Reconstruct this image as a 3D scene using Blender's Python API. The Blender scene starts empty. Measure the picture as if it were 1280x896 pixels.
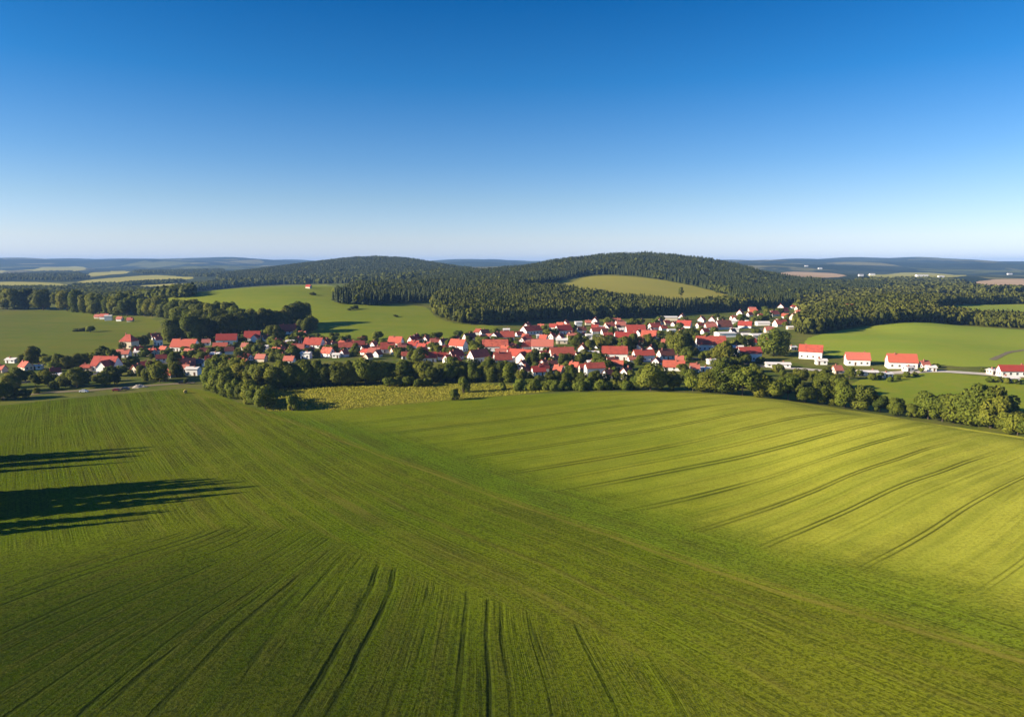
import math, random
import numpy as np
PW, PH, FPX = 1280, 896, 853.0
CAM_Z = 65.0
PITCH = math.atan((448 - 330) / FPX)
def pix_dir(px, py):
    x = (px - 640) / FPX; y = (448 - py) / FPX
    return x, math.cos(PITCH) + y * math.sin(PITCH), -math.sin(PITCH) + y * math.cos(PITCH)
# ---- terrain: heights given at surveyed points, thin-plate surface through them
CTRL = []          # (az, ln d, z)
def cz(px, py, z):
    x, y, s = pix_dir(px, py)
    k = (z - CAM_Z) / s; CTRL.append((math.atan2(x, y), math.log(k * math.hypot(x, y)), z))
def cy(px, py, Y):
    x, y, s = pix_dir(px, py)
    k = Y / y; CTRL.append((math.atan2(x, y), math.log(k * math.hypot(x, y)), CAM_Z + s * k))
def ca(az, d, z): CTRL.append((math.radians(az), math.log(d), z))
for az, z in ((-70, -2), (-35, -1), (0, 0), (35, 5), (70, 9)):
    ca(az, 8, z); ca(az, 40, z)
for px, z in ((-250, -2), (0, -2), (320, -1), (640, 0), (960, 4), (1280, 10), (1500, 13)):
    cz(px, 880, z); cz(px, 700, z * 1.2)
for px, z in ((-250, -3), (0, -3), (320, -2), (640, 0), (960, 6.5), (1280, 13), (1500, 15)):
    cz(px, 585, z)
for p in ((-200, 512, -3), (0, 507, -3), (240, 487, -2), (430, 510, -1), (640, 496, 0), (820, 491, 2), (1000, 505, 5), (1150, 527, 9), (1280, 547, 12.5), (1450, 572, 15)):
    cz(*p)
for az, d, z in ((40, 272, 3), (32, 288, 1.5), (47, 275, 6), (24, 330, 1), (40, 335, 0), (60, 320, 6)): ca(az, d, z)
for p in ((-150, 470, -3), (0, 470, -3), (150, 462, -2), (300, 455, -2), (450, 452, -1), (600, 455, 0), (750, 455, 0), (900, 450, 0), (1050, 455, 0), (1200, 470, 0), (1300, 470, 1), (1450, 470, 2)):
    cz(*p)
for p in ((0, 430, -2), (100, 420, 0), (260, 425, 0), (440, 428, 0), (600, 418, 1), (700, 412, 1), (820, 408, 2), (960, 405, 3)):
    cz(*p)
for p in ((20, 390, 860), (110, 388, 880), (200, 392, 800), (-200, 392, 850),
          (400, 380, 800), (330, 372, 860), (540, 383, 830), (480, 372, 950), (400, 357, 1050), (300, 360, 1000), (220, 370, 900), (560, 372, 980),
          (600, 406, 690), (720, 400, 770), (820, 397, 800), (900, 388, 900), (980, 385, 930),
          (720, 366, 1040), (820, 372, 1010), (900, 372, 1050), (720, 349, 1400), (850, 354, 1350), (780, 358, 1220), (640, 362, 1100),
          (560, 344, 1750), (640, 338, 1850), (700, 329, 1950), (760, 322, 2000), (810, 320, 2000), (860, 325, 2000), (930, 334, 2000), (1000, 346, 2000), (1080, 353, 1900), (1000, 342, 2700), (980, 365, 1300), (1050, 360, 1500),
          (1150, 405, 640), (1060, 412, 620), (1280, 412, 620), (1450, 415, 620), (1150, 430, 510), (1280, 435, 510),
          (1040, 395, 760), (1150, 390, 760), (1280, 391, 820), (1280, 382, 950), (1150, 378, 960), (1280, 370, 1150), (1050, 380, 930), (1180, 366, 1300), (1450, 372, 1100),
          (1260, 356, 1900), (1130, 352, 2100), (1160, 344, 2800), (1280, 348, 2600), (1050, 343, 3000), (1450, 352, 2200),
          (980, 327, 5500), (1060, 328, 6500), (1150, 323, 8000), (1240, 328, 8000), (1320, 332, 8000), (1150, 338, 4500), (1300, 341, 4500), (1500, 330, 8000),
          (470, 323, 3000), (420, 326, 3000), (380, 331, 3000), (330, 337, 3000), (520, 327, 3000), (570, 335, 3000), (300, 350, 2200), (400, 350, 2000), (480, 346, 2000), (270, 342, 3000),
          (100, 352, 2300), (20, 356, 2000), (200, 350, 2400), (100, 343, 3600), (0, 344, 3600), (220, 341, 3800), (-200, 350, 2500), (-200, 342, 4000),
          (0, 331, 6500), (100, 333, 6500), (200, 333, 6500), (30, 324, 9000), (140, 325, 9000), (270, 322.5, 9000), (340, 325, 9000), (-200, 325, 9000), (600, 324.5, 9500), (550, 327, 9500), (660, 327, 9500), (470, 330, 9500), (850, 330, 9500),
          ): cy(*p)
for az, d, z in ((-16, 1250, 20), (-22, 1250, 12), (-8, 1400, 22), (5, 2500, 45), (12, 2600, 40), (-12, 3900, 50), (33, 850, 2), (28, 700, 4),
                 (0, 6000, 45), (-30, 13000, 60), (0, 13000, 70), (30, 13000, 60), (-60, 400, -3), (-60, 900, 0), (-60, 2500, 15), (-60, 9000, 90), (60, 500, 2), (60, 900, 5), (60, 2500, 20), (60, 9000, 90), (-60, 17000, 20), (60, 17000, 20), (0, 17000, 20)):
    ca(az, d, z)
_C = np.array(CTRL); US = 1.5
_P = np.stack([_C[:, 0] * US, _C[:, 1]], 1)
def _k(r2): return 0.5 * r2 * np.log(r2 + 1e-12)
def tps_fit(P, v, lam):
    n = len(P); d = P[:, None] - P[None]; K = _k((d ** 2).sum(-1)) + lam * np.eye(n)
    A = np.zeros((n + 3, n + 3)); A[:n, :n] = K; A[:n, n] = 1; A[:n, n + 1:] = P; A[n:, :n] = A[:n, n:].T
    return np.linalg.solve(A, np.concatenate([v, [0, 0, 0]]))
def tps_eval(P, w, Q):
    out = np.empty(len(Q))
    for i in range(0, len(Q), 20000):
        q = Q[i:i + 20000]; r2 = ((q[:, None] - P[None]) ** 2).sum(-1)
        out[i:i + 20000] = _k(r2) @ w[:len(P)] + w[len(P)] + q @ w[len(P) + 1:]
    return out
_W = tps_fit(_P, _C[:, 2], 0.002)
def h_uv(u, v):
    u = np.clip(np.asarray(u, float), -1.15, 1.15); v = np.clip(np.asarray(v, float), math.log(8), math.log(17000))
    z = tps_eval(_P, _W, np.stack([u * US, v], 1)); d = np.exp(v); x, y = d * np.sin(u), d * np.cos(u)
    w = np.clip((v - math.log(2300)) / 1.1, 0, 1) * np.clip((math.log(16500) - v) / .3, 0, 1); n = 0.0     # rolling relief of the far country
    for a, L, k in _RELIEF: n = n + k * np.sin((x * math.cos(a) + y * math.sin(a)) * 6.2832 / L + 5 * a + 1.3 * np.sin((y * math.cos(a) - x * math.sin(a)) * 6.2832 / (L * 2.3)))
    return z + w * n
_RELIEF = ((1.35, 1500, 9.0), (1.9, 2300, 10.0), (.7, 1100, 6.0), (2.5, 830, 4.0), (.1, 2900, 7.0))
def h_xy(x, y):
    x = np.atleast_1d(np.asarray(x, float)); y = np.atleast_1d(np.asarray(y, float))
    return h_uv(np.arctan2(x, y), np.log(np.hypot(x, y) + 1e-6))
_D = np.exp(np.linspace(math.log(30), math.log(16000), 900))
def hit(px, py):
    """where the sight line through a point of the picture meets the terrain: (x, y, z)"""
    x, y, s = pix_dir(px, py); g = math.hypot(x, y); az = math.atan2(x, y)
    zr = CAM_Z + s / g * _D; f = zr - h_uv(np.full(len(_D), az), np.log(_D))
    i = np.nonzero(f < 0)[0]
    if len(i) == 0:
        i = int(np.argmin(f)); d = _D[i]
    else:
        i = i[0]; d = _D[i] if i == 0 else _D[i - 1] + (_D[i] - _D[i - 1]) * f[i - 1] / (f[i - 1] - f[i])
    return d * x / g, d * y / g, CAM_Z + s / g * d
import bpy
from mathutils import Vector, Matrix
from mathutils.geometry import delaunay_2d_cdt
SC = bpy.context.scene
COL = SC.collection
SUN_EL, SUN_AZ = 18.5, -104.5            # degrees; azimuth clockwise from +Y (the way the camera looks)
_sa, _se = math.radians(SUN_AZ), math.radians(SUN_EL)
SUN = np.array([math.sin(_sa) * math.cos(_se), math.cos(_sa) * math.cos(_se), math.sin(_se)])
def pix_of(x, y, z):
    dz = z - CAM_Z; f = y * math.cos(PITCH) - dz * math.sin(PITCH); u = y * math.sin(PITCH) + dz * math.cos(PITCH)
    return 640 + FPX * x / f, 448 - FPX * u / f
# ------------------------------------------------------------------ object helpers
def tag(o, label, cat, group=None, kind=None):
    o['label'] = label; o['category'] = cat
    if group: o['group'] = group
    if kind: o['kind'] = kind
    return o
def link(name, me, parent=None):
    o = bpy.data.objects.new(name, me); COL.objects.link(o)
    if parent is not None: o.parent = parent
    return o
def empty(name, loc, rz=0.0):
    o = bpy.data.objects.new(name, None); COL.objects.link(o); o.location = loc; o.rotation_euler = (0, 0, rz); o.empty_display_size = 0.5
    return o
def np_mesh(name, V, F, mats, smooth=False, attrs=None, midx=None):
    """mesh from arrays; F is (n, 3) or (n, 4)"""
    V = np.ascontiguousarray(V, np.float32); F = np.ascontiguousarray(F, np.int32); k = F.shape[1]
    me = bpy.data.meshes.new(name)
    me.vertices.add(len(V)); me.vertices.foreach_set('co', V.ravel())
    me.loops.add(F.size); me.loops.foreach_set('vertex_index', F.ravel())
    me.polygons.add(len(F)); me.polygons.foreach_set('loop_start', np.arange(0, F.size, k, dtype=np.int32))
    if smooth: me.polygons.foreach_set('use_smooth', np.ones(len(F), bool))
    for m in (mats if isinstance(mats, (list, tuple)) else [mats]): me.materials.append(m)
    if midx is not None: me.polygons.foreach_set('material_index', np.asarray(midx, np.int32))
    for an, arr in (attrs or {}).items():
        arr = np.ascontiguousarray(arr, np.float32)
        if arr.ndim == 2: me.attributes.new(an, 'FLOAT_VECTOR', 'POINT').data.foreach_set('vector', arr.ravel())
        else: me.attributes.new(an, 'FLOAT', 'POINT').data.foreach_set('value', arr)
    me.update(calc_edges=True); me.validate()
    return me
class MB:
    """collects polygons into one mesh"""
    def __init__(s): s.v = []; s.f = []; s.m = []
    def poly(s, pts, m=0):
        i = len(s.v); s.v += [tuple(p) for p in pts]; s.f.append(list(range(i, i + len(pts)))); s.m.append(m)
    def box(s, x0, x1, y0, y1, z0, z1, m=0):
        i = len(s.v); s.v += [(x, y, z) for z in (z0, z1) for x, y in ((x0, y0), (x1, y0), (x1, y1), (x0, y1))]
        for q in ((3, 2, 1, 0), (4, 5, 6, 7), (0, 1, 5, 4), (1, 2, 6, 5), (2, 3, 7, 6), (3, 0, 4, 7)): s.f.append([i + a for a in q]); s.m.append(m)
    def prism(s, prof, x0, x1, m=0, axis='x'):
        n = len(prof); i = len(s.v)
        for x in (x0, x1): s.v += [(x, a, b) if axis == 'x' else (a, x, b) for a, b in prof]
        s.f.append([i + k for k in range(n)][::-1]); s.f.append([i + n + k for k in range(n)]); s.m += [m, m]
        for k in range(n): s.f.append([i + k, i + (k + 1) % n, i + n + (k + 1) % n, i + n + k]); s.m.append(m)
    def cyl(s, c, r, h, n=14, axis='y', m=0):
        i = len(s.v)
        for t in (-h / 2, h / 2):
            for k in range(n):
                a = 2 * math.pi * k / n; p = (r * math.cos(a), r * math.sin(a))
                q = {'y': (p[0], t, p[1]), 'z': (p[0], p[1], t), 'x': (t, p[0], p[1])}[axis]
                s.v.append((c[0] + q[0], c[1] + q[1], c[2] + q[2]))
        s.f.append([i + k for k in range(n)]); s.f.append([i + n + k for k in range(n)][::-1]); s.m += [m, m]
        for k in range(n): s.f.append([i + (k + 1) % n, i + k, i + n + k, i + n + (k + 1) % n]); s.m.append(m)
    def mesh(s, name, mats, smooth=False):
        me = bpy.data.meshes.new(name); me.from_pydata(s.v, [], s.f)
        for m in (mats if isinstance(mats, (list, tuple)) else [mats]): me.materials.append(m)
        me.polygons.foreach_set('material_index', s.m)
        if smooth: me.polygons.foreach_set('use_smooth', [True] * len(s.f))
        me.update(); return me
# ------------------------------------------------------------------ material helpers
class NT:
    def __init__(s, name):
        s.mat = bpy.data.materials.new(name); s.mat.use_nodes = True; s.t = s.mat.node_tree; s.t.nodes.clear()
    def n(s, typ, **kw):
        nd = s.t.nodes.new(typ)
        for k, v in kw.items(): setattr(nd, k, v)
        return nd
    def put(s, sock, v):
        if isinstance(v, bpy.types.NodeSocket): s.t.links.new(v, sock)
        elif isinstance(v, (tuple, list)) and sock.type == 'RGBA': sock.default_value = (*v[:3], 1)
        else: sock.default_value = v
    def m(s, op, a, b=0.0, c=0.0, clamp=False):
        nd = s.n('ShaderNodeMath', operation=op, use_clamp=clamp)
        s.put(nd.inputs[0], a); s.put(nd.inputs[1], b); s.put(nd.inputs[2], c); return nd.outputs[0]
    def attr(s, name): return s.n('ShaderNodeAttribute', attribute_name=name).outputs['Fac']
    def pos(s): return s.n('ShaderNodeNewGeometry').outputs['Position']
    def xyz(s, v):
        nd = s.n('ShaderNodeSeparateXYZ'); s.put(nd.inputs[0], v); return nd.outputs
    def vec(s, x, y, z=0.0):
        nd = s.n('ShaderNodeCombineXYZ'); s.put(nd.inputs[0], x); s.put(nd.inputs[1], y); s.put(nd.inputs[2], z); return nd.outputs[0]
    def noise(s, v, scale, detail=3.0, rough=0.55, dim='3D'):
        nd = s.n('ShaderNodeTexNoise', noise_dimensions=dim)
        if v is not None: s.put(nd.inputs['Vector'], v)
        nd.inputs['Scale'].default_value = scale; nd.inputs['Detail'].default_value = detail; nd.inputs['Roughness'].default_value = rough
        return nd.outputs['Fac']
    def ss(s, v, lo, hi, a=0.0, b=1.0):
        nd = s.n('ShaderNodeMapRange', interpolation_type='SMOOTHSTEP'); s.put(nd.inputs[0], v)
        for i, q in enumerate((lo, hi, a, b)): nd.inputs[i + 1].default_value = q
        return nd.outputs[0]
    def mix(s, f, a, b, blend='MIX'):
        nd = s.n('ShaderNodeMix', data_type='RGBA', blend_type=blend); s.put(nd.inputs[0], f); s.put(nd.inputs[6], a); s.put(nd.inputs[7], b); return nd.outputs[2]
    def bump(s, h, strength=0.5, dist=0.2):
        nd = s.n('ShaderNodeBump'); nd.inputs['Strength'].default_value = strength; nd.inputs['Distance'].default_value = dist; s.put(nd.inputs['Height'], h); return nd.outputs[0]
    def surf(s, col, rough=0.85, normal=None, spec=0.05):
        b = s.n('ShaderNodeBsdfPrincipled'); s.put(b.inputs['Base Color'], col); s.put(b.inputs['Roughness'], rough); b.inputs['Specular IOR Level'].default_value = spec
        if normal is not None: s.put(b.inputs['Normal'], normal)
        o = s.n('ShaderNodeOutputMaterial'); s.t.links.new(b.outputs[0], o.inputs[0]); return s.mat
def plain(name, col, rough=0.7, var=0.12, scale=0.7, spec=0.2):
    t = NT(name); p = t.n('ShaderNodeTexCoord').outputs['Object']
    f = t.noise(p, scale, 4)
    return t.surf(t.mix(f, tuple(c * (1 - var) for c in col), tuple(min(1, c * (1 + var)) for c in col)), rough, None, spec)
def grass_mat(name, a, b, c, big=0.02, fine=0.9, stripe=None):
    """short grass: broad patches, mown bands, fine grain"""
    t = NT(name); p = t.pos(); x = t.xyz(p)
    f1 = t.ss(t.noise(p, big, 4, .6), .35, .65); f2 = t.noise(p, fine, 3, .65); f3 = t.ss(t.noise(p, big * 6, 4, .6), .4, .75)
    if stripe:
        ca_, sa_ = math.cos(stripe[0]), math.sin(stripe[0])
        s = t.m('ADD', t.m('MULTIPLY', x[0], ca_), t.m('MULTIPLY', x[1], sa_)); r = t.m('SUBTRACT', t.m('MULTIPLY', x[1], ca_), t.m('MULTIPLY', x[0], sa_))
        st = t.noise(t.vec(t.m('MULTIPLY', s, stripe[1] * 1.6), t.m('MULTIPLY', r, 0.004), 0.0), 1.0, 3)
        f1 = t.m('ADD', t.m('MULTIPLY', f1, .8), t.m('MULTIPLY', t.ss(st, .35, .65), .8)); f1 = t.m('SUBTRACT', f1, .3, 0.0, True)
    col = t.mix(f1, a, b); col = t.mix(t.m('MULTIPLY', f3, .45), col, c)
    col = t.mix(t.m('MULTIPLY', f2, .35), col, tuple(v * .45 for v in a))
    return t.surf(col, .9, t.bump(f2, .6, .25))
def crop_mat():
    t = NT('crop'); p = t.pos(); x = t.xyz(p)
    tram, sA, sB, sC, sE, fan, sR = [t.attr(k) for k in ('tram', 'sa', 'sb', 'sc', 'se', 'fan', 'sr')]
    n_w = t.m('SUBTRACT', t.noise(p, .12, 4, .6), .5)                # wobble
    n_w2 = t.m('SUBTRACT', t.noise(p, .035, 3, .6), .5)
    right = t.ss(t.m('ADD', t.m('ADD', sB, t.m('MULTIPLY', n_w, 16.0)), t.m('MULTIPLY', n_w2, 14.0)), -8.0, 14.0)
    fanz = t.ss(t.m('ADD', sE, t.m('MULTIPLY', n_w, 9.0)), -1.5, 3.0)
    fanc = t.ss(t.m('ADD', sE, t.m('MULTIPLY', n_w2, 30.0)), -12.0, 45.0)
    fine = t.noise(p, 1.6, 3, .75); fine2 = t.noise(p, .75, 4, .75); fleck = t.noise(p, 2.7, 2, .6)
    calm = t.m('SUBTRACT', 1.0, t.m('MULTIPLY', right, .62))
    big = t.ss(t.noise(p, .013, 4, .6), .35, .65)
    # fine drill rows along each set of working lines
    def streak(u, su, v, sv, seed, det=2.0): return t.noise(t.vec(t.m('MULTIPLY', u, su), t.m('MULTIPLY', v, sv), seed), 1.0, det, .6)
    rowF = streak(fan, 2.6, sE, .035, 1.0); rowF2 = streak(fan, .62, sE, .012, 4.0)
    rowC = streak(sC, 1.5, x[1], .03, 2.0); rowC2 = streak(sC, .33, x[1], .010, 5.0)
    rowT = streak(tram, 17.0, x[0], .03, 3.0); rowT2 = streak(tram, 4.3, x[0], .006, 6.0)
    def pick(a, b, c): # fan / middle / right
        q = t.n('ShaderNodeMix', data_type='FLOAT'); t.put(q.inputs[0], right); t.put(q.inputs[2], b); t.put(q.inputs[3], c)
        r = t.n('ShaderNodeMix', data_type='FLOAT'); t.put(r.inputs[0], fanz); t.put(r.inputs[2], q.outputs[0]); t.put(r.inputs[3], a); return r.outputs[0]
    row = t.m('MULTIPLY', t.ss(pick(rowF, rowC, rowT), .3, .7), t.ss(t.noise(p, .09, 4, .65), .35, .65, .3, 1.0)); row2 = t.m('MULTIPLY', t.ss(pick(rowF2, rowC2, rowT2), .36, .64), t.ss(t.noise(p, .045, 4, .65), .3, .65, .25, 1.0))
    def lines(u, where, hw, soft, amp=1.0):
        out = None
        for w in where:
            c_, k, q = w if len(w) == 3 else (*w, 1.0)
            v = t.m('MULTIPLY', t.ss(t.m('ABSOLUTE', t.m('SUBTRACT', u, c_)), hw * q, (hw + soft) * q, 1.0, 0.0), k * amp)
            out = v if out is None else t.m('MAXIMUM', out, v)
        return out
    # tramlines of the ripening part (pairs of wheelings)
    tw = t.m('ADD', tram, t.m('MULTIPLY', n_w2, .025))
    L = []
    for k, a in ((0, .7), (.5, .3), (1, .8), (1.5, .35), (2, .85), (2.5, .35), (3, .9), (3.5, .4), (4, .95), (4.5, .3), (5, 1.0), (5.5, .3), (6, .95), (6.5, .25), (7, 1.0), (7.4, .3), (8, .9), (9, .5), (-1, .6), (-2, .5), (-3, .4)):
        w_ = .05 if k < 7 else .045 if k < 8 else .032; q_ = 1.0 if k < 7 else .7 if k < 8 else .42
        L += [(k - w_, a, q_), (k + w_, a, q_)]
    breaks = t.ss(t.noise(t.vec(tram, t.m('MULTIPLY', x[0], .02), 7.0), 1.0, 2), .3, .55, .35, 1.0)
    fade = t.ss(t.m('ADD', sR, t.m('MULTIPLY', n_w2, 40.0)), 4.0, 30.0)
    tl = t.m('MULTIPLY', t.m('MULTIPLY', t.m('MULTIPLY', lines(tw, L, .010, .034), right), breaks), fade)
    # wheelings of the fan
    fw = t.m('ADD', fan, t.m('MULTIPLY', n_w2, 1.2))
    FL = [(-27, .7), (-23.5, .6), (-21.6, .75), (-19.3, .5), (-17, .6), (-13.5, .8), (-12.2, .7), (-10.4, .4), (-9.0, .4), (-6.2, .6), (-4.9, .6), (-1.0, .45), (1.2, .4), (3.0, .5), (5.6, .4), (7.2, .5), (9.3, .85), (10.6, .8), (12.4, .45), (14.2, .6), (15.3, .45), (17.5, .5), (19.8, .35), (22.6, .9), (24.6, .95), (28.5, .25), (34.2, .6), (37.0, .9), (39.0, .55), (43, .3), (49.0, .5), (55, .4), (60, .35)]
    fb = t.m('MAXIMUM', t.ss(t.noise(t.vec(t.m('MULTIPLY', fan, .8), t.m('MULTIPLY', sE, .045), 9.0), 1.0, 2), .46, .60, .05, 1.0), t.ss(fan, 20.0, 22.0, 0.0, .6))
    fl = t.m('MULTIPLY', t.m('MULTIPLY', lines(fw, FL, .10, .35), fanz), fb)
    # worn, straw-coloured headland tracks
    mid = t.m('MULTIPLY', t.m('SUBTRACT', 1.0, fanz), 1.0)
    wv = t.m('MULTIPLY', n_w2, 2.2)
    patch = t.ss(t.noise(p, .06, 4, .65), .38, .62)
    patch2 = t.ss(t.noise(p, .021, 4, .65), .42, .6)
    tA = t.m('MULTIPLY', lines(t.m('ADD', sA, wv), [(0.0, 1.0), (1.9, .45), (-7.5, .3), (-13, .25)], .25, .75), t.ss(patch, 0, 1, .55, 1.0))
    tC = t.m('MULTIPLY', lines(t.m('ADD', sC, wv), [(0.0, 1.0), (-1.6, .8), (3.4, .4), (9.5, .4), (-6.5, .55), (-14, .6), (-21, .5), (-23, .4), (-34, .45), (-45, .4)], .3, 1.0), t.m('MULTIPLY', mid, t.ss(patch2, 0, 1, .3, 1.0)))
    worn = t.m('MAXIMUM', tA, t.m('MULTIPLY', tC, .8))
    g_fan = t.mix(big, (.034, .055, .0022), (.047, .069, .0033))
    g_mid = t.mix(big, (.104, .152, .005), (.138, .168, .008))
    g_rt = t.mix(big, (.165, .205, .011), (.20, .222, .014))
    ripe = t.ss(t.m('ADD', t.m('ADD', x[0], t.m('MULTIPLY', x[1], -.10)), t.m('MULTIPLY', n_w2, 60.0)), -30.0, 130.0)
    g_rt = t.mix(ripe, g_rt, (.43, .425, .052)); g_mid = t.mix(t.m('MULTIPLY', ripe, .55), g_mid, (.19, .165, .016))
    headland = t.m('MULTIPLY', t.ss(t.m('ADD', sA, t.m('MULTIPLY', n_w, 6.0)), 0.5, 4.0), t.m('SUBTRACT', 1.0, right))
    col = t.mix(headland, g_mid, t.mix(t.m('MULTIPLY', ripe, .6), (.108, .168, .008), (.23, .25, .018)))
    col = t.mix(right, col, g_rt); col = t.mix(fanc, col, g_fan)
    straw = t.mix(fine2, (.14, .130, .018), (.21, .165, .036))
    dark = t.mix(fine2, (.013, .022, .003), (.026, .036, .005))
    col = t.mix(t.m('MULTIPLY', row, .45), col, t.mix(.6, col, dark))
    col = t.mix(t.m('MULTIPLY', row2, t.ss(right, 0, 1, .5, .2)), col, t.mix(.35, dark, straw))
    col = t.mix(t.m('MULTIPLY', t.m('MULTIPLY', t.ss(fine, .45, .60), calm), t.ss(fanc, 0, 1, .66, .92)), col, t.mix(.85, col, dark))
    col = t.mix(t.m('MULTIPLY', t.m('MULTIPLY', t.ss(fleck, .58, .70), calm), .5), col, t.mix(.6, col, straw))
    dash = t.m('MULTIPLY', t.ss(streak(fan, 1.1, sE, .055, 11.0, 1.0), .66, .74), fanz)
    col = t.mix(t.m('MULTIPLY', dash, .7), col, dark)
    band = t.m('MULTIPLY', t.ss(streak(tram, 2.6, x[0], .012, 12.0, 3.0), .42, .62), right)
    col = t.mix(t.m('MULTIPLY', band, .24), col, (.095, .150, .012))
    col = t.mix(t.m('MULTIPLY', t.ss(fine2, .52, .8), .35), col, t.mix(.5, col, straw))
    col = t.mix(t.m('MULTIPLY', worn, .6), col, straw)
    col = t.mix(t.m('MULTIPLY', t.m('MAXIMUM', t.m('MULTIPLY', tl, .78), fl), .9), col, dark)
    hgt = t.m('SUBTRACT', t.m('ADD', t.m('ADD', t.m('MULTIPLY', row, .30), t.m('MULTIPLY', fine, .7)), t.m('MULTIPLY', row2, .25)), t.m('MULTIPLY', t.m('MAXIMUM', tl, fl), 1.0))
    return t.surf(col, .85, t.bump(hgt, .6, .35), 0.0)
def ground_mat():
    t = NT('village_green'); p = t.pos()
    a = t.ss(t.noise(p, .03, 5, .6), .4, .6); b = t.ss(t.noise(p, .11, 4, .65), .45, .62); c = t.noise(p, .8, 3, .65)
    col = t.mix(a, (.10, .135, .013), (.175, .18, .026)); col = t.mix(t.m('MULTIPLY', b, .35), col, (.14, .11, .06))
    col = t.mix(t.m('MULTIPLY', c, .4), col, (.02, .03, .006))
    return t.surf(col, .9, t.bump(c, .5, .3))
def far_mat():
    """distant wooded country: mottled dark woodland with a few clearings"""
    t = NT('far_woodland'); p = t.pos(); x_ = t.xyz(p)
    a = t.ss(t.noise(p, .0016, 4, .6), .45, .6); b = t.noise(p, .03, 4, .7); c = t.ss(t.noise(p, .0008, 3, .5), .60, .66)
    vo = t.n('ShaderNodeTexVoronoi', feature='F1'); t.put(vo.inputs['Vector'], t.vec(t.m('MULTIPLY', x_[0], .0021), t.m('MULTIPLY', x_[1], .0012), 0.0)); vo.inputs['Scale'].default_value = 1.0
    vc = t.n('ShaderNodeSeparateColor'); t.put(vc.inputs[0], vo.outputs['Color']); fld = t.m('MULTIPLY', t.ss(vc.outputs[0], .70, .72), t.ss(t.noise(p, .0022, 4, .6), .45, .55))
    col = t.mix(a, (.030, .046, .020), (.066, .080, .030)); col = t.mix(t.m('MULTIPLY', b, .6), col, (.010, .020, .008)); col = t.mix(t.m('MULTIPLY', fld, .85), col, t.mix(vc.outputs[1], (.12, .14, .035), (.30, .25, .09)))
    return t.surf(col, .9, t.bump(b, 1.0, 12.0))
def leaf_mat(name, dark, mid, lite, objrand=True, trans=.18):
    t = NT(name)
    nv = t.n('ShaderNodeAttribute', attribute_name='nrm').outputs['Vector']
    tr = t.n('ShaderNodeVectorTransform', vector_type='NORMAL', convert_from='OBJECT', convert_to='WORLD'); t.put(tr.inputs[0], nv)
    ti = t.attr('tint')
    if objrand:
        r = t.n('ShaderNodeObjectInfo').outputs['Random']
        oc = t.n('ShaderNodeObjectInfo').outputs['Color']
        f = t.m('ADD', t.m('MULTIPLY', ti, .6), t.m('MULTIPLY', r, .4))
    else: f = ti
    cr = t.n('ShaderNodeValToRGB'); t.put(cr.inputs[0], f)
    e = cr.color_ramp.elements; e[0].color = (*dark, 1); e[0].position = .1; e[1].color = (*lite, 1); e[1].position = .95
    q = cr.color_ramp.elements.new(.5); q.color = (*mid, 1)
    col = cr.outputs[0]
    if objrand: col = t.mix(1.0, col, oc, 'MULTIPLY')
    b = t.n('ShaderNodeBsdfPrincipled'); t.put(b.inputs['Base Color'], col); b.inputs['Roughness'].default_value = .75; b.inputs['Specular IOR Level'].default_value = .12
    t.put(b.inputs['Normal'], tr.outputs[0])
    tl = t.n('ShaderNodeBsdfTranslucent'); t.put(tl.inputs['Color'], t.mix(.5, col, (.12, .15, .01)))
    mx = t.n('ShaderNodeMixShader'); mx.inputs[0].default_value = trans
    t.t.links.new(b.outputs[0], mx.inputs[1]); t.t.links.new(tl.outputs[0], mx.inputs[2])
    o = t.n('ShaderNodeOutputMaterial'); t.t.links.new(mx.outputs[0], o.inputs[0]); return t.mat
def roof_mat(name, a, b, c):
    t = NT(name); p = t.n('ShaderNodeTexCoord').outputs['Object']; r = t.n('ShaderNodeObjectInfo').outputs['Random']; x = t.xyz(p)
    n1 = t.noise(p, .5, 4, .6); n2 = t.noise(p, 3.0, 3, .6)
    col = t.mix(r, a, b); col = t.mix(t.m('MULTIPLY', t.ss(n1, .4, .7), t.m('MULTIPLY', t.m('FRACT', t.m('MULTIPLY', r, 7.3)), .85)), col, c); col = t.mix(t.m('MULTIPLY', n2, .25), col, tuple(v * .5 for v in a))
    w = t.n('ShaderNodeTexWave', wave_type='BANDS', bands_direction='Z'); t.put(w.inputs['Vector'], p); w.inputs['Scale'].default_value = 1.4; w.inputs['Distortion'].default_value = .3
    return t.surf(col, .75, t.bump(w.outputs['Fac'], .4, .06), .2)
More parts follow.
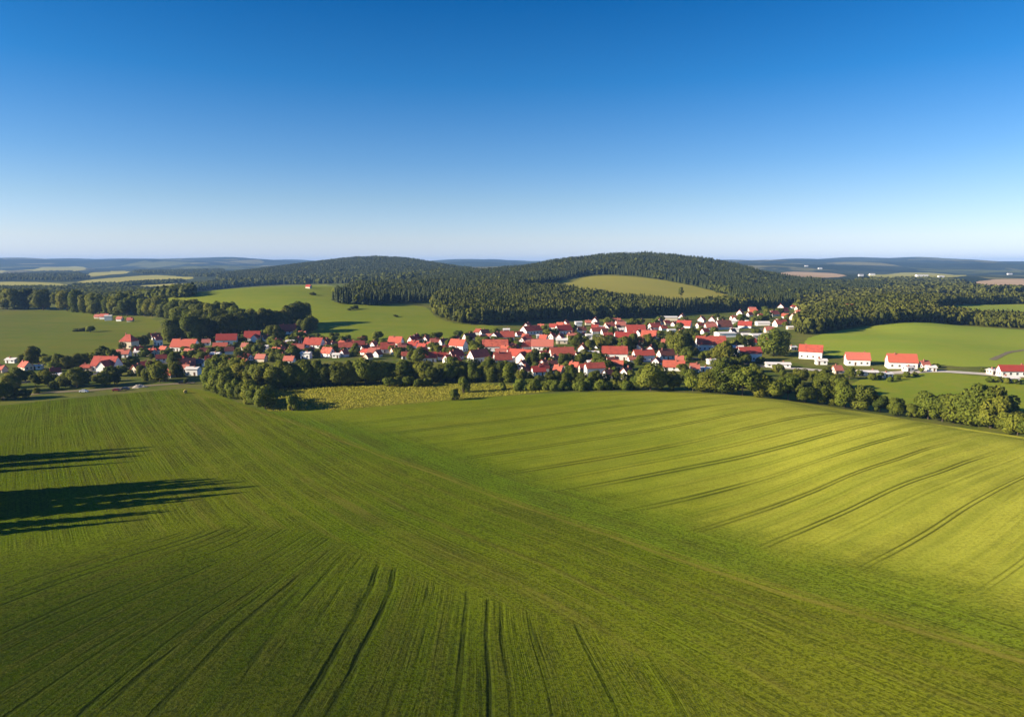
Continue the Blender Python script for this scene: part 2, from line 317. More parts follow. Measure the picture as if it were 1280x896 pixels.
M = {
    'crop': crop_mat(), 'ground': ground_mat(), 'far': far_mat(),
    'rough': grass_mat('rough_grass', (.20, .195, .020), (.26, .225, .030), (.17, .18, .020), .03, .5),
    'meadow_l': grass_mat('left_meadow_grass', (.115, .150, .009), (.150, .165, .012), (.20, .155, .022), .012, .7, (1.35, .03)),
    'meadow_m': grass_mat('slope_meadow_grass', (.175, .225, .014), (.215, .245, .018), (.27, .25, .024), .010, .7, (1.5, .03)),
    'clearing': grass_mat('clearing_grass', (.30, .28, .036), (.34, .30, .042), (.35, .28, .06), .012, .5),
    'field_r': grass_mat('east_field_crop', (.240, .315, .028), (.285, .335, .032), (.33, .33, .036), .010, .7, (1.4, .02)),
    'meadow_r': grass_mat('low_meadow_grass', (.180, .245, .016), (.225, .265, .020), (.33, .27, .03), .02, .8),
    'pale_field': grass_mat('pale_field_grass', (.36, .34, .07), (.43, .39, .09), (.48, .39, .12), .004, .2),
    'stubble': grass_mat('stubble', (.50, .34, .19), (.58, .40, .23), (.52, .38, .20), .006, .3),
    'floor': plain('forest_floor', (.020, .026, .010), .95, .4, .2),
    'leaf': leaf_mat('broadleaf_foliage', (.036, .050, .006), (.092, .108, .012), (.185, .185, .022)),
    'shrub': leaf_mat('shrub_foliage', (.058, .076, .008), (.115, .138, .015), (.20, .205, .026)),
    'wood_b': leaf_mat('wood_foliage', (.030, .042, .007), (.075, .085, .012), (.15, .15, .022), False),
    'wood_c': leaf_mat('conifer_needles', (.018, .028, .009), (.044, .054, .013), (.090, .092, .018), False, .05),
    'weed': leaf_mat('weeds', (.235, .235, .020), (.27, .258, .028), (.32, .29, .038), False),
    'bark': plain('bark', (.07, .055, .04), .9, .3, 2.0),
    'white': plain('white_render', (.80, .78, .74), .8, .04, .4),
    'cream': plain('cream_render', (.66, .56, .42), .8, .06, .4),
    'grey': plain('grey_render', (.36, .33, .30), .85, .1, .4),
    'red': roof_mat('red_tiles', (.36, .050, .038), (.56, .145, .085), (.22, .050, .040)),
    'pink': roof_mat('pale_red_tiles', (.50, .17, .12), (.55, .15, .10), (.38, .12, .09)),
    'brown': roof_mat('brown_tiles', (.16, .055, .040), (.20, .07, .05), (.10, .05, .04)),
    'pale': roof_mat('pale_sheet_roof', (.70, .66, .60), (.76, .72, .68), (.60, .55, .50)),
    'slate': roof_mat('grey_slate', (.13, .13, .14), (.17, .17, .17), (.09, .09, .10)),
    'brick': plain('chimney_brick', (.33, .13, .09), .85, .2, 3.0),
    'glass': plain('window_glass', (.03, .035, .045), .12, .1, 1.0, .6),
    'frame': plain('window_frame', (.72, .70, .66), .6, .05),
    'wood': plain('door_wood', (.12, .065, .035), .7, .2, 2.0),
    'road': plain('gravel_road', (.50, .45, .38), .95, .15, .3),
    'asphalt': plain('worn_asphalt', (.11, .10, .095), .9, .2, .3),
    'track': plain('farm_track', (.20, .16, .085), .95, .25, .2),
    'straw': plain('straw', (.42, .31, .11), .9, .25, 4.0),
    'car_dark': plain('dark_car_paint', (.02, .022, .028), .3, .1, 1.0, .5), 'car_red': plain('red_car_paint', (.30, .03, .03), .3, .1, 1.0, .5), 'car_white': plain('white_car_paint', (.78, .78, .78), .3, .03, 1.0, .5),
    'tyre': plain('tyre_rubber', (.02, .02, .02), .8), 'stone': plain('pale_stone', (.40, .35, .28), .9, .2, .8),
}
# ------------------------------------------------------------------ the ground: one triangulated sheet cut into fields along their borders
def uvd(p): return math.atan2(p[0], p[1]), math.log(math.hypot(p[0], p[1]))
def P(*pts): return [uvd(hit(x, y)) for x, y in pts]
def AZ(*pts): return [(math.radians(a), math.log(d)) for a, d in pts]
top_px = [(-260, 519), (-120, 512), (0, 507), (100, 497), (200, 488), (240, 485), (262, 490), (300, 504), (335, 514), (430, 512), (530, 503), (640, 494), (740, 490), (820, 490), (900, 493), (1000, 503), (1100, 518), (1200, 534), (1280, 546), (1400, 566)]
crop_top = P(*top_px)
crop_poly = AZ((-100, 9), (-100, 90), (-75, 200)) + crop_top + AZ((60, 210), (80, 160), (100, 90), (100, 9))
iR = 8
ZONES = [ # name, material, label, polygon
    ('crop_field', 'crop', 'big green crop field with fanned drill rows and dark wheel tracks', 'crop field', crop_poly),
    ('rough_meadow', 'rough', 'yellowish rough meadow between the crop field and the alder trees', 'meadow', crop_top[iR:12] + P((700, 488), (660, 483), (560, 479), (430, 482), (350, 486), (325, 496))),
    ('meadow', 'meadow_l', 'green meadow with a tiny farm below the dark tree row', 'meadow', P((-80, 452), (-80, 396), (40, 388), (90, 386), (160, 391), (205, 402), (190, 420), (150, 440), (80, 446), (0, 449))),
    ('meadow', 'meadow_m', 'sunlit sloping meadow between the village and the spruce wood', 'meadow', P((180, 376), (260, 363.5), (330, 357.5), (430, 355), (440, 376), (470, 381), (530, 381), (545, 398), (575, 406), (630, 407), (600, 416), (560, 424), (440, 427), (400, 420), (385, 410), (330, 405), (230, 388))),
    ('clearing', 'clearing', 'yellow-green grass clearing in the wooded hill', 'clearing', P((695, 353), (725, 346), (770, 344.5), (830, 350), (880, 360), (920, 372), (870, 378), (800, 374), (740, 367))),
    ('crop_field', 'field_r', 'domed bright green field behind the red-roofed farmhouses', 'crop field', P((1000, 425), (1045, 414), (1085, 408), (1120, 405), (1200, 406), (1280, 413), (1380, 420), (1380, 462), (1280, 459), (1180, 458), (1120, 452), (1060, 450), (1020, 440))),
    ('meadow', 'meadow_r', 'small green meadow below the white road', 'meadow', P((1060, 474), (1120, 472), (1165, 464), (1200, 468), (1270, 473), (1400, 478), (1400, 530), (1280, 532), (1200, 522), (1130, 510), (1080, 500))),
    ('crop_field', 'field_r', 'narrow green field strip inside the east wood', 'crop field', P((1172, 390), (1185, 382), (1240, 380), (1320, 380), (1420, 382), (1420, 393), (1290, 392), (1220, 391))),
    ('crop_field', 'stubble', 'pinkish stubble field under the far blue ridge', 'stubble field', P((948, 341), (990, 339.5), (1050, 342), (1060, 346), (1010, 347), (965, 345))),
    ('crop_field', 'stubble', 'wide pinkish stubble field near the east edge', 'stubble field', P((1215, 354), (1230, 350), (1290, 348.5), (1400, 349), (1400, 356), (1280, 358), (1235, 358))),
    ('crop_field', 'stubble', 'bare pale field at the foot of the dark rounded hill', 'stubble field', P((446, 348), (460, 344), (500, 344), (506, 347), (480, 350))),
    ('pasture', 'pale_field', 'pale pasture strip in the far west valley, lowest', 'pasture', P((-60, 353), (40, 352), (85, 355), (80, 360), (-60, 359))),
    ('pasture', 'pale_field', 'broad pale pasture in the middle of the west valley', 'pasture', P((80, 354.5), (150, 346), (210, 343), (250, 347), (215, 352), (150, 355.5))),
    ('pasture', 'pale_field', 'pale pasture beside the row of far west hedges', 'pasture', P((140, 360), (165, 357), (235, 353), (245, 358), (190, 364))),
    ('pasture', 'pale_field', 'pale hilltop pasture below the blue west ridge', 'pasture', P((20, 338), (50, 334), (85, 332.5), (112, 334), (104, 339.5), (60, 339.5))),
    ('pasture', 'pale_field', 'thin pale pasture under the west ridge woods', 'pasture', P((100, 344), (130, 339), (165, 338.5), (160, 342), (120, 346))),
    ('pasture', 'pale_field', 'pale ground around the far eastern town', 'pasture', P((1075, 345), (1110, 341), (1180, 341), (1215, 344), (1190, 348), (1120, 348))),
    ('pasture', 'pale_field', 'far pale strip at the west end of the valley', 'pasture', P((-40, 338), (10, 337), (16, 340), (-40, 342))),
]
FAR_POLY = AZ((-58, 1150), (-40, 1150)) + P((230, 366), (330, 356), (440, 353), (520, 350)) + AZ((-5, 1500), (10, 1500), (17, 1400)) + P((1010, 360), (1130, 362), (1280, 366)) + AZ((42, 1250), (58, 1250), (58, 16000), (-58, 16000))
def resample(poly, step=.006):
    out = []
    for i in range(len(poly)):
        a, b = sorted((poly[i], poly[(i + 1) % len(poly)])); n = max(1, int(math.hypot(b[0] - a[0], b[1] - a[1]) / step))
        seg = [(a[0] + (b[0] - a[0]) * k / n, a[1] + (b[1] - a[1]) * k / n) for k in range(n + 1)]
        if (poly[i], poly[(i + 1) % len(poly)]) != (a, b): seg = seg[::-1]
        out += seg[:-1]
    return out
def inside(poly, q):
    poly = np.asarray(poly); x, y = q[:, 0], q[:, 1]; r = np.zeros(len(q), bool); j = len(poly) - 1
    for i in range(len(poly)):
        a, b = poly[i], poly[j]; j = i
        if a[1] == b[1]: continue
        c = (a[1] > y) != (b[1] > y); r ^= c & (x < (b[0] - a[0]) * (y - a[1]) / (b[1] - a[1]) + a[0])
    return r
def smooth_poly(poly, it=1):
    for _ in range(it):
        q = []
        for i in range(len(poly)):
            a, b = poly[i], poly[(i + 1) % len(poly)]
            q += [(a[0] * .75 + b[0] * .25, a[1] * .75 + b[1] * .25), (a[0] * .25 + b[0] * .75, a[1] * .25 + b[1] * .75)]
        poly = q
    return poly
rng = np.random.default_rng(5); random.seed(5)
pts, key = [], {}
def addp(p):
    k = (round(p[0] * 4000), round(p[1] * 4000))
    if k not in key: key[k] = len(pts); pts.append((float(p[0]), float(p[1])))
    return key[k]
edges = set()
zpolys = [z[4] if i < 2 else smooth_poly(z[4]) for i, z in enumerate(ZONES)]
zpolys.append(FAR_POLY)
for zi_, poly in enumerate(zpolys):
    rs_ = resample(poly)
    if zi_ >= 2:            # field edges are never drawn with a ruler
        rs_ = [(p[0] + random.uniform(-1, 1) * .0016, p[1] + random.uniform(-1, 1) * .0022) for p in rs_]; zpolys[zi_] = rs_
    rs = [addp(p) for p in rs_]
    for a, b in zip(rs, rs[1:] + rs[:1]):
        if a != b and (b, a) not in edges: edges.add((a, b))
nb = len(pts)
U0, U1 = -math.pi, math.pi
for v in np.arange(math.log(8), math.log(17001), .10):
    for u in np.arange(U0, U1 + .01, .0785): addp((u, v)) if not (-.86 < u < .86 and v > 3.9) else None
gu, gv = np.meshgrid(np.arange(-.86, .861, .0085), np.arange(3.9, math.log(16000), .018))
g = np.stack([gu.ravel(), gv.ravel()], 1) + rng.normal(0, .0012, (gu.size, 2))
bp = np.array(pts[:nb]); cell = {}
for p in bp: cell.setdefault((int(p[0] // .01), int(p[1] // .01)), []).append(p)
for p in g:
    c = (int(p[0] // .01), int(p[1] // .01)); ok = True
    for i in (-1, 0, 1):
        for j in (-1, 0, 1):
            for q in cell.get((c[0] + i, c[1] + j), ()):
                if (q[0] - p[0]) ** 2 + (q[1] - p[1]) ** 2 < .0028 ** 2: ok = False
    if ok: addp(p)
cv, ce, cf, _, _, _ = delaunay_2d_cdt([Vector(p) for p in pts], list(edges), [], 0, 1e-6, False)
UV = np.array([(p.x, p.y) for p in cv]); TF = np.array([f for f in cf if len(f) == 3])
HZ = h_uv(UV[:, 0], UV[:, 1]); DD = np.exp(UV[:, 1])
GX = np.stack([DD * np.sin(UV[:, 0]), DD * np.cos(UV[:, 0]), HZ], 1)
a_, b_, c_ = GX[TF[:, 0]], GX[TF[:, 1]], GX[TF[:, 2]]
fl = np.cross(b_ - a_, c_ - a_)[:, 2] < 0; TF[fl] = TF[fl][:, ::-1]
cen = UV[TF].mean(1); zid = np.full(len(TF), -1)
zid[inside(FAR_POLY, cen)] = len(ZONES)
for i, poly in enumerate(zpolys[:-1]): zid[inside(poly, cen)] = i
# working lines of the crop field, surveyed on the ground
def PL(*p): return np.array([hit(x, y)[:2] for x, y in p])
def sdist(Q, L):
    best = np.full(len(Q), 1e9); sg = np.ones(len(Q))
    for a, b in zip(L[:-1], L[1:]):
        d = b - a; t = np.clip(((Q - a) @ d) / (d @ d), 0, 1); r = Q - (a + t[:, None] * d); q = np.hypot(r[:, 0], r[:, 1])
        s = np.sign((Q[:, 0] - a[0]) * d[1] - (Q[:, 1] - a[1]) * d[0]); m = q < best; best[m] = q[m]; sg[m] = s[m]
    return best * sg            # positive on the right-hand side of the line's direction
def extend(L, k=400):
    a = L[0] - L[1]; b = L[-1] - L[-2]; return np.vstack([L[0] + a / np.hypot(*a) * k, L, L[-1] + b / np.hypot(*b) * k])
lA = extend(PL((300, 508), (395, 538), (470, 567), (560, 598), (650, 632), (760, 668), (900, 716), (1040, 758), (1260, 821)), 100)
lB = extend(PL((380, 520), (430, 530), (530, 556), (640, 590), (720, 614), (810, 640), (915, 668), (960, 680), (1095, 714), (1280, 765)), 150)
lC = extend(PL((243, 489), (262, 507), (300, 537), (345, 570), (400, 608), (470, 648), (560, 690), (640, 724), (730, 774), (830, 835), (920, 895)), 60)
lE = extend(PL((-200, 715), (0, 692), (170, 668), (300, 656), (390, 662), (440, 686), (500, 714), (600, 742), (730, 780), (850, 838), (920, 896)), 60)
lR = extend(PL((430, 513), (640, 497), (820, 494), (1000, 507), (1100, 521), (1200, 538), (1280, 552)), 100)
TRAM = [(0, ((497, 540), (640, 524), (752, 510))), (1, ((552, 556), (700, 535), (854, 512))), (2, ((585, 570), (720, 551), (854, 531), (930, 516))), (3, ((650, 589), (854, 554), (985, 520))), (4, ((715, 612), (854, 584), (1000, 555), (1109, 528))),
        (5, ((805, 634), (854, 624), (993, 584), (1155, 540))), (6, ((910, 659), (1040, 614), (1225, 552))), (7, ((956, 670), (1072, 624), (1132, 598), (1248, 554))), (8, ((1095, 705), (1179, 661), (1280, 596), (1340, 568)))]
FAN = [(-6, ((0, 838), (170, 750), (320, 690))), (-20, ((0, 760), (150, 705), (300, 665))), (10, ((90, 896), (240, 770), (395, 672))), (16, ((250, 896), (340, 775), (412, 684))), (23, ((385, 890), (440, 800), (487, 724))), (25, ((420, 892), (460, 805), (500, 722))),
       (34, ((560, 896), (575, 800), (590, 745))), (37, ((627, 896), (620, 820), (611, 748))), (43, ((690, 896), (672, 820), (650, 758))), (50, ((800, 896), (760, 840), (715, 775)))]
def linefield(data):
    X, T = [], []
    for t_, pl in data:
        L = PL(*pl)
        for a, b in zip(L[:-1], L[1:]):
            for k in (0, .5): X.append(a + (b - a) * k); T.append(t_)
        X.append(L[-1]); T.append(t_)
    X = np.array(X) / 100.0; return X, tps_fit(X, np.array(T, float), .06)
tX, tW = linefield(TRAM); fX, fW = linefield(FAN)
ZOBJ = {}
for zi in range(-1, len(ZONES) + 1):
    F = TF[zid == zi]
    if not len(F): continue
    u, inv = np.unique(F, return_inverse=True); V = GX[u]; at = {}
    if zi == 0:
        Q = V[:, :2]; near = np.hypot(Q[:, 0], Q[:, 1]) > 40
        for nm, L in (('sa', lA), ('sb', lB), ('sc', lC), ('se', lE), ('sr', lR)): at[nm] = sdist(Q, L)
        at['sa'] = -at['sa']; at['sb'] = -at['sb']; at['sc'] = -at['sc']
        at['tram'] = tps_eval(tX, tW, Q / 100.0); at['fan'] = tps_eval(fX, fW, Q / 100.0)
    if zi == -1: nm, mk, lab, cat = 'ground', 'ground', 'village ground of gardens, yards and scrubby grass between the houses', 'ground'
    elif zi == len(ZONES): nm, mk, lab, cat = 'hills', 'far', 'distant wooded hills and blue ridges along the horizon', 'hills'
    else: nm, mk, lab, cat = ZONES[zi][:4]
    o = link(nm, np_mesh(nm, V, inv.reshape(-1, 3), M[mk], True, at)); tag(o, lab, cat, kind='structure'); ZOBJ[zi] = o
# roads and tracks: thin sheets draped on the ground
def ribbon(name, mat, label, cat, px, width, lift=.12, world=None):
    L = np.array(world) if world is not None else PL(*px)
    seg = np.hypot(*(L[1:] - L[:-1]).T); s = np.concatenate([[0], np.cumsum(seg)]); q = np.arange(0, s[-1], 3.0)
    C_ = np.stack([np.interp(q, s, L[:, 0]), np.interp(q, s, L[:, 1])], 1)
    for _ in range(4): C_[1:-1] = (C_[:-2] + 2 * C_[1:-1] + C_[2:]) / 4
    T = np.gradient(C_, axis=0); T /= np.hypot(*T.T)[:, None] + 1e-9; N = np.stack([-T[:, 1], T[:, 0]], 1)
    ks = np.linspace(-.5, .5, 5); V = []
    w = width * (1 + .12 * np.sin(q * .13) + .08 * np.sin(q * .41))
    for i in range(len(C_)):
        for k in ks:
            p = C_[i] + N[i] * k * w[i]; V.append((p[0], p[1], 0))
    V = np.array(V); V[:, 2] = h_xy(V[:, 0], V[:, 1]) + lift
    n = len(ks); F = [(i * n + j, i * n + j + 1, (i + 1) * n + j + 1, (i + 1) * n + j) for i in range(len(C_) - 1) for j in range(n - 1)]
    return tag(link(name, np_mesh(name, V, [f[::-1] for f in F], M[mat], True)), label, cat, kind='structure')
ribbon('road', 'road', 'pale gravel road running out of the village past the farmhouses', 'road', ((1420, 476), (1340, 473), (1275, 470.5), (1210, 466), (1165, 463.5), (1120, 466), (1060, 466), (1000, 461), (960, 459)), 8)
ribbon('road', 'asphalt', 'village main street between the rows of red roofs', 'road', ((960, 459), (900, 449), (820, 447), (740, 449), (640, 441), (560, 444), (480, 441), (400, 442), (330, 446), (240, 449), (150, 462), (80, 474), (0, 480), (-100, 486)), 6)
ribbon('path', 'track', 'grassy farm track along the top edge of the crop field', 'track', ((-80, 505), (0, 497), (70, 490), (120, 487.5), (170, 483), (215, 480), (250, 478)), 5)
ribbon('road', 'asphalt', 'lane climbing through the upper village', 'lane', ((740, 449), (760, 436), (745, 428), (790, 426), (850, 420), (900, 420), (950, 412), (1000, 399)), 5)
ribbon('path', 'track', 'faint track across the domed green field', 'track', ((1240, 450), (1262, 440), (1300, 434), (1360, 428)), 3.5)
# ------------------------------------------------------------------ foliage
def unit(a): return a / (np.linalg.norm(a, axis=-1, keepdims=True) + 1e-9)
def leaf_cards(C_, N, size, rg, tint, bend=.55):
    """small quads at C_, roughly facing N"""
    n = len(C_); d = unit(N + rg.normal(0, bend, (n, 3))); t = unit(np.cross(d, rg.normal(0, 1, (n, 3)))); b = np.cross(d, t)
    s = size * rg.uniform(.65, 1.35, (n, 1)); a1 = t * s; b1 = b * s * rg.uniform(.55, 1.0, (n, 1))
    V = np.stack([C_ - a1 - b1 * .6, C_ + a1 * .7 - b1, C_ + a1 + b1 * .7, C_ - a1 * .6 + b1], 1).reshape(-1, 3)
    nr = unit(N * .62 + d * np.sign((d * N).sum(1, keepdims=True)) * .60 + np.array([0, 0, .10]))
    return V, np.repeat(nr, 4, 0), np.repeat(tint, 4), np.arange(4 * n).reshape(-1, 4)
def crown_arrays(seed, leaves=1300, wr=.75, lobes=10, size=.045, base=.12, shape='round'):
    rg = np.random.default_rng(seed); R = wr / 2; L = []
    for k in range(lobes):
        if shape == 'tall': z = base + (1 - base) * (k + .5) / lobes; rad = R * (.55 + .45 * math.sin(math.pi * min(1, .2 + .75 * (1 - (z - base) / (1 - base))))) ; off = R * .35
        else: z = base + (1 - base) * rg.uniform(.15, .86); f = (z - base) / (1 - base); off = R * .62 * math.sqrt(max(0, 1 - ((f - .42) / .62) ** 2)); rad = R * rg.uniform(.36, .58)
        a = k * 2.399 + rg.uniform(-.5, .5); rad = min(rad, (1.0 - z) * 1.05 + .03)
        L.append((off * math.cos(a), off * math.sin(a), z, max(.06, rad), rg.uniform(0, 1)))
    L.append((0, 0, base + (1 - base) * .55, R * .62, .5)); L.append((rg.uniform(-.04, .04), rg.uniform(-.04, .04), 1 - R * .42, R * .40, .6))
    L = np.array(L); w = L[:, 3] ** 2; pick = rg.choice(len(L), leaves * 2, p=w / w.sum()); d = unit(rg.normal(0, 1, (leaves * 2, 3)))
    rr = rg.uniform(.72, 1.04, (leaves * 2, 1)) ; C_ = L[pick, :3] + d * L[pick, 3:4] * rr * np.array([1, 1, .92])
    dist = np.linalg.norm(C_[:, None] - L[None, :, :3], axis=2) / L[None, :, 3]; dist[np.arange(len(C_)), pick] = 9
    keep = (dist.min(1) > .72) & (C_[:, 2] > base * .55); C_, d, pick = C_[keep][:leaves], d[keep][:leaves], pick[keep][:leaves]
    ax = np.array([0, 0, base + (1 - base) * .45]); N = unit(d * .6 + unit((C_ - ax) * np.array([1, 1, .7])) * .6)
    tint = np.clip(L[pick, 4] * .45 + rg.uniform(0, 1, len(pick)) * .55, 0, 1)
    return leaf_cards(C_, N, size, rg, tint)
def crown_mesh(name, seed, mat, **k):
    V, N, T, F = crown_arrays(seed, **k); return np_mesh(name, V, F, mat, False, {'nrm': N, 'tint': T})
def tube(mb, p, q, r0, r1, n=7):
    p, q = np.array(p, float), np.array(q, float); d = unit(q - p); t = unit(np.cross(d, [.3, .9, .1])); b = np.cross(d, t); i = len(mb.v)
    for c, r in ((p, r0), (q, r1)):
        for k in range(n): a = 2 * math.pi * k / n; mb.v.append(tuple(c + (t * math.cos(a) + b * math.sin(a)) * r))
    for k in range(n): mb.f.append([i + k, i + (k + 1) % n, i + n + (k + 1) % n, i + n + k]); mb.m.append(0)
def trunk_mesh(name, seed, top=.62, r=.022):
    rg = random.Random(seed); mb = MB(); tube(mb, (0, 0, -.03), (.005, .005, .14), r * 1.5, r); tube(mb, (.005, .005, .14), (.012, -.006, top), r, r * .35)
    for k in range(6):
        a = k * 2.4; z = .2 + k * .065; L = rg.uniform(.14, .22); tube(mb, (.006, 0, z), (L * math.cos(a), L * math.sin(a), z + L * .8), r * .45, r * .12, 5)
    return mb.mesh(name, M['bark'])
PROTO = {'round': [], 'tall': [], 'thin': [], 'shrub': []}
for i in range(6): PROTO['round'].append(crown_mesh('round_crown', 20 + i, M['leaf'], leaves=3400, wr=.80 + .05 * (i % 3), lobes=12 + i, base=.07 + .02 * (i % 3), size=.026))
for i in range(4): PROTO['tall'].append(crown_mesh('tall_crown', 40 + i, M['leaf'], leaves=2000, wr=.50 + .05 * (i % 2), lobes=9, base=.05, shape='tall', size=.027))
PROTO['thin'].append(crown_mesh('thin_crown', 60, M['leaf'], leaves=260, wr=.42, lobes=6, base=.3, shape='tall', size=.05))
for i in range(4): PROTO['shrub'].append(crown_mesh('shrub_foliage', 70 + i, M['shrub'], leaves=1100, wr=1.25, lobes=7, base=.02, size=.058))
TRUNKS = [trunk_mesh('trunk', k) for k in range(4)]
mbs = MB()
for k in range(5): tube(mbs, (0, 0, -.05), (.22 * math.cos(k * 1.26), .22 * math.sin(k * 1.26), .6), .03, .012, 5)
STEM = mbs.mesh('stem', M['bark'])
# ---- woods: masses of trees, each wood one object
def conifer_arrays(seed, tiers=5, m=7):
    rg = np.random.default_rng(seed); V, N, T, F = [], [], [], []
    for k in range(tiers):
        z0 = .10 + .86 * k / tiers; z1 = min(1.0, z0 + 1.55 * .86 / tiers); r = .165 * (1 - k / tiers) ** .85 + .012; i = len(V); a0 = rg.uniform(0, 6)
        for j in range(2 * m):
            a = a0 + math.pi * j / m; q = r * (1.0 if j % 2 == 0 else .58) * rg.uniform(.85, 1.15)
            V.append((q * math.cos(a), q * math.sin(a), z0 + rg.uniform(-.02, .02) + (0 if j % 2 == 0 else .03))); N.append((math.cos(a), math.sin(a), .45))
        V.append((0, 0, z1)); N.append((0, 0, 1)); tk = rg.uniform(.2, .8)
        T += [min(1, max(0, tk + rg.uniform(-.3, .3))) for _ in range(2 * m)] + [tk]
        F += [(i + j, i + (j + 1) % (2 * m), i + 2 * m) for j in range(2 * m)]
    return np.array(V), unit(np.array(N)), np.array(T), np.array(F)
def card_tree_arrays(seed, n=70, wr=.8, tall=False):
    V, N, T, F = crown_arrays(seed, leaves=n, wr=wr, lobes=6, size=.10 if n > 40 else .16, base=.06, shape='tall' if tall else 'round')
    return V, N, T, np.concatenate([F[:, [0, 1, 2]], F[:, [0, 2, 3]]])
CON_N = [conifer_arrays(100 + i) for i in range(4)]; CON_F = [conifer_arrays(120 + i, 3, 4) for i in range(4)]
BRD_N = [card_tree_arrays(140 + i, 130, .8) for i in range(5)]; BRD_F = [card_tree_arrays(160 + i, 34, .85) for i in range(4)]
def stack(points, heights, protos, rg, tint_amp=.5, wfac=1.0, tint0=None):
    Vs, Ns, Ts, Fs, off = [], [], [], [], 0; which = rg.integers(0, len(protos), len(points))
    for k, (V, N, T, F) in enumerate(protos):
        idx = np.nonzero(which == k)[0]
        if not len(idx): continue
        a = rg.uniform(0, 6.283, len(idx)); c, s = np.cos(a)[:, None], np.sin(a)[:, None]; h = heights[idx][:, None]; w = h * rg.uniform(.85, 1.2, (len(idx), 1)) * wfac
        X = (V[None, :, 0] * c - V[None, :, 1] * s) * w; Y = (V[None, :, 0] * s + V[None, :, 1] * c) * w; Z = V[None, :, 2] * h
        P_ = np.stack([X + points[idx, 0:1], Y + points[idx, 1:2], Z + points[idx, 2:3]], 2).reshape(-1, 3)
        Nn = np.stack([N[None, :, 0] * c - N[None, :, 1] * s, N[None, :, 0] * s + N[None, :, 1] * c, np.broadcast_to(N[None, :, 2], X.shape)], 2).reshape(-1, 3)
        tb = (rg.uniform(0, 1, (len(idx), 1)) if tint0 is None else tint0[idx][:, None])
        tt = np.clip(T[None] * (1 - tint_amp) + tb * tint_amp, 0, 1).ravel()
        f = (F[None] + (np.arange(len(idx)) * len(V))[:, None, None] + off).reshape(-1, 3)
        Vs.append(P_); Ns.append(Nn); Ts.append(tt); Fs.append(f); off += len(P_)
    return np.concatenate(Vs), np.concatenate(Ns), np.concatenate(Ts), np.concatenate(Fs)
def scatter(poly_uv, spacing, rg, holes=()):
    poly = np.array(poly_uv); X = np.exp(poly[:, 1]) * np.sin(poly[:, 0]); Y = np.exp(poly[:, 1]) * np.cos(poly[:, 0])
    gx, gy = np.meshgrid(np.arange(X.min(), X.max(), spacing), np.arange(Y.min(), Y.max(), spacing * .87)); gx = gx + (np.arange(gx.shape[0]) % 2)[:, None] * spacing / 2
    q = np.stack([gx.ravel(), gy.ravel()], 1) + rg.uniform(-.36, .36, (gx.size, 2)) * spacing
    uv = np.stack([np.arctan2(q[:, 0], q[:, 1]), np.log(np.hypot(q[:, 0], q[:, 1]))], 1); k = inside(poly_uv, uv)
    for hpoly in holes: k &= ~inside(hpoly, uv)
    q, uv = q[k], uv[k]; return np.concatenate([q, h_uv(uv[:, 0], uv[:, 1])[:, None]], 1)
def lowfreq(q, wl, seed):
    rg = np.random.default_rng(seed); s = 0
    for k in range(6): d = rg.uniform(0, 6.28); s = s + np.sin((q[:, 0] * math.cos(d) + q[:, 1] * math.sin(d)) * 6.283 / (wl * rg.uniform(.6, 1.6)) + rg.uniform(0, 6.28))
    return s / 6
def wood(label, cat, px, spacing, h, kind, seed, holes=(), mixed=0.0, floor=True, poly=None, tone=.0):
    rg = np.random.default_rng(seed); poly = smooth_poly(P(*px) if poly is None else poly, 1); pt = scatter(poly, spacing, rg, holes)
    far = np.hypot(pt[:, 0], pt[:, 1]).mean() > 1300
    hh = rg.uniform(h[0], h[1], len(pt)) * (1 + .18 * lowfreq(pt, 90, seed)); va = .12 if far else .5; t0 = np.clip((.40 if far else .5) + (rg.uniform(0, 1, len(pt)) - .5) * va + (.20 if far else .35) * lowfreq(pt, 160, seed + 1) + tone, 0, 1)
    con = (rg.uniform(0, 1, len(pt)) > mixed) if kind == 'c' else np.zeros(len(pt), bool)
    if kind == 'c' and mixed: con = (lowfreq(pt, 130, seed + 2) * .9 + rg.uniform(-.5, .5, len(pt))) > (mixed - .5)
    objs = []; parts = []
    if con.any(): parts.append((stack(pt[con], hh[con], CON_F if far else CON_N, rg, .88 if far else .6, 1.25 if far else 1.1, t0[con]), 0))
    if (~con).any(): parts.append((stack(pt[~con], hh[~con] * .92, BRD_F if far else BRD_N, rg, .75 if far else .55, 1.0 if far else .72, t0[~con]), 1))
    V = np.concatenate([p[0][0] for p in parts]); N = np.concatenate([p[0][1] for p in parts]); T = np.concatenate([p[0][2] for p in parts]); off = 0; Fs, mi = [], []
    for (v, n, t, f), m in parts: Fs.append(f + off); off += len(v); mi.append(np.full(len(f), m))
    o = link('forest', np_mesh('forest', V, np.concatenate(Fs), [M['wood_c'], M['wood_b']], False, {'nrm': N, 'tint': T}, np.concatenate(mi)))
    tag(o, label, cat, kind='stuff'); return len(pt), len(V)
CLEAR = zpolys[4]; STRIP = zpolys[7]
W1 = [(412, 380), (425, 369), (450, 362), (520, 354), (545, 346), (600, 341.5), (650, 338), (700, 329), (760, 323), (810, 321), (860, 325.5), (900, 331), (930, 337), (955, 345), (1000, 352), (1060, 357), (1100, 357), (1110, 363), (1040, 369), (990, 384), (930, 379), (922, 374), (850, 353), (770, 343), (720, 345), (688, 354), (650, 361), (620, 365), (560, 369), (530, 379), (500, 379), (470, 383), (440, 381)]
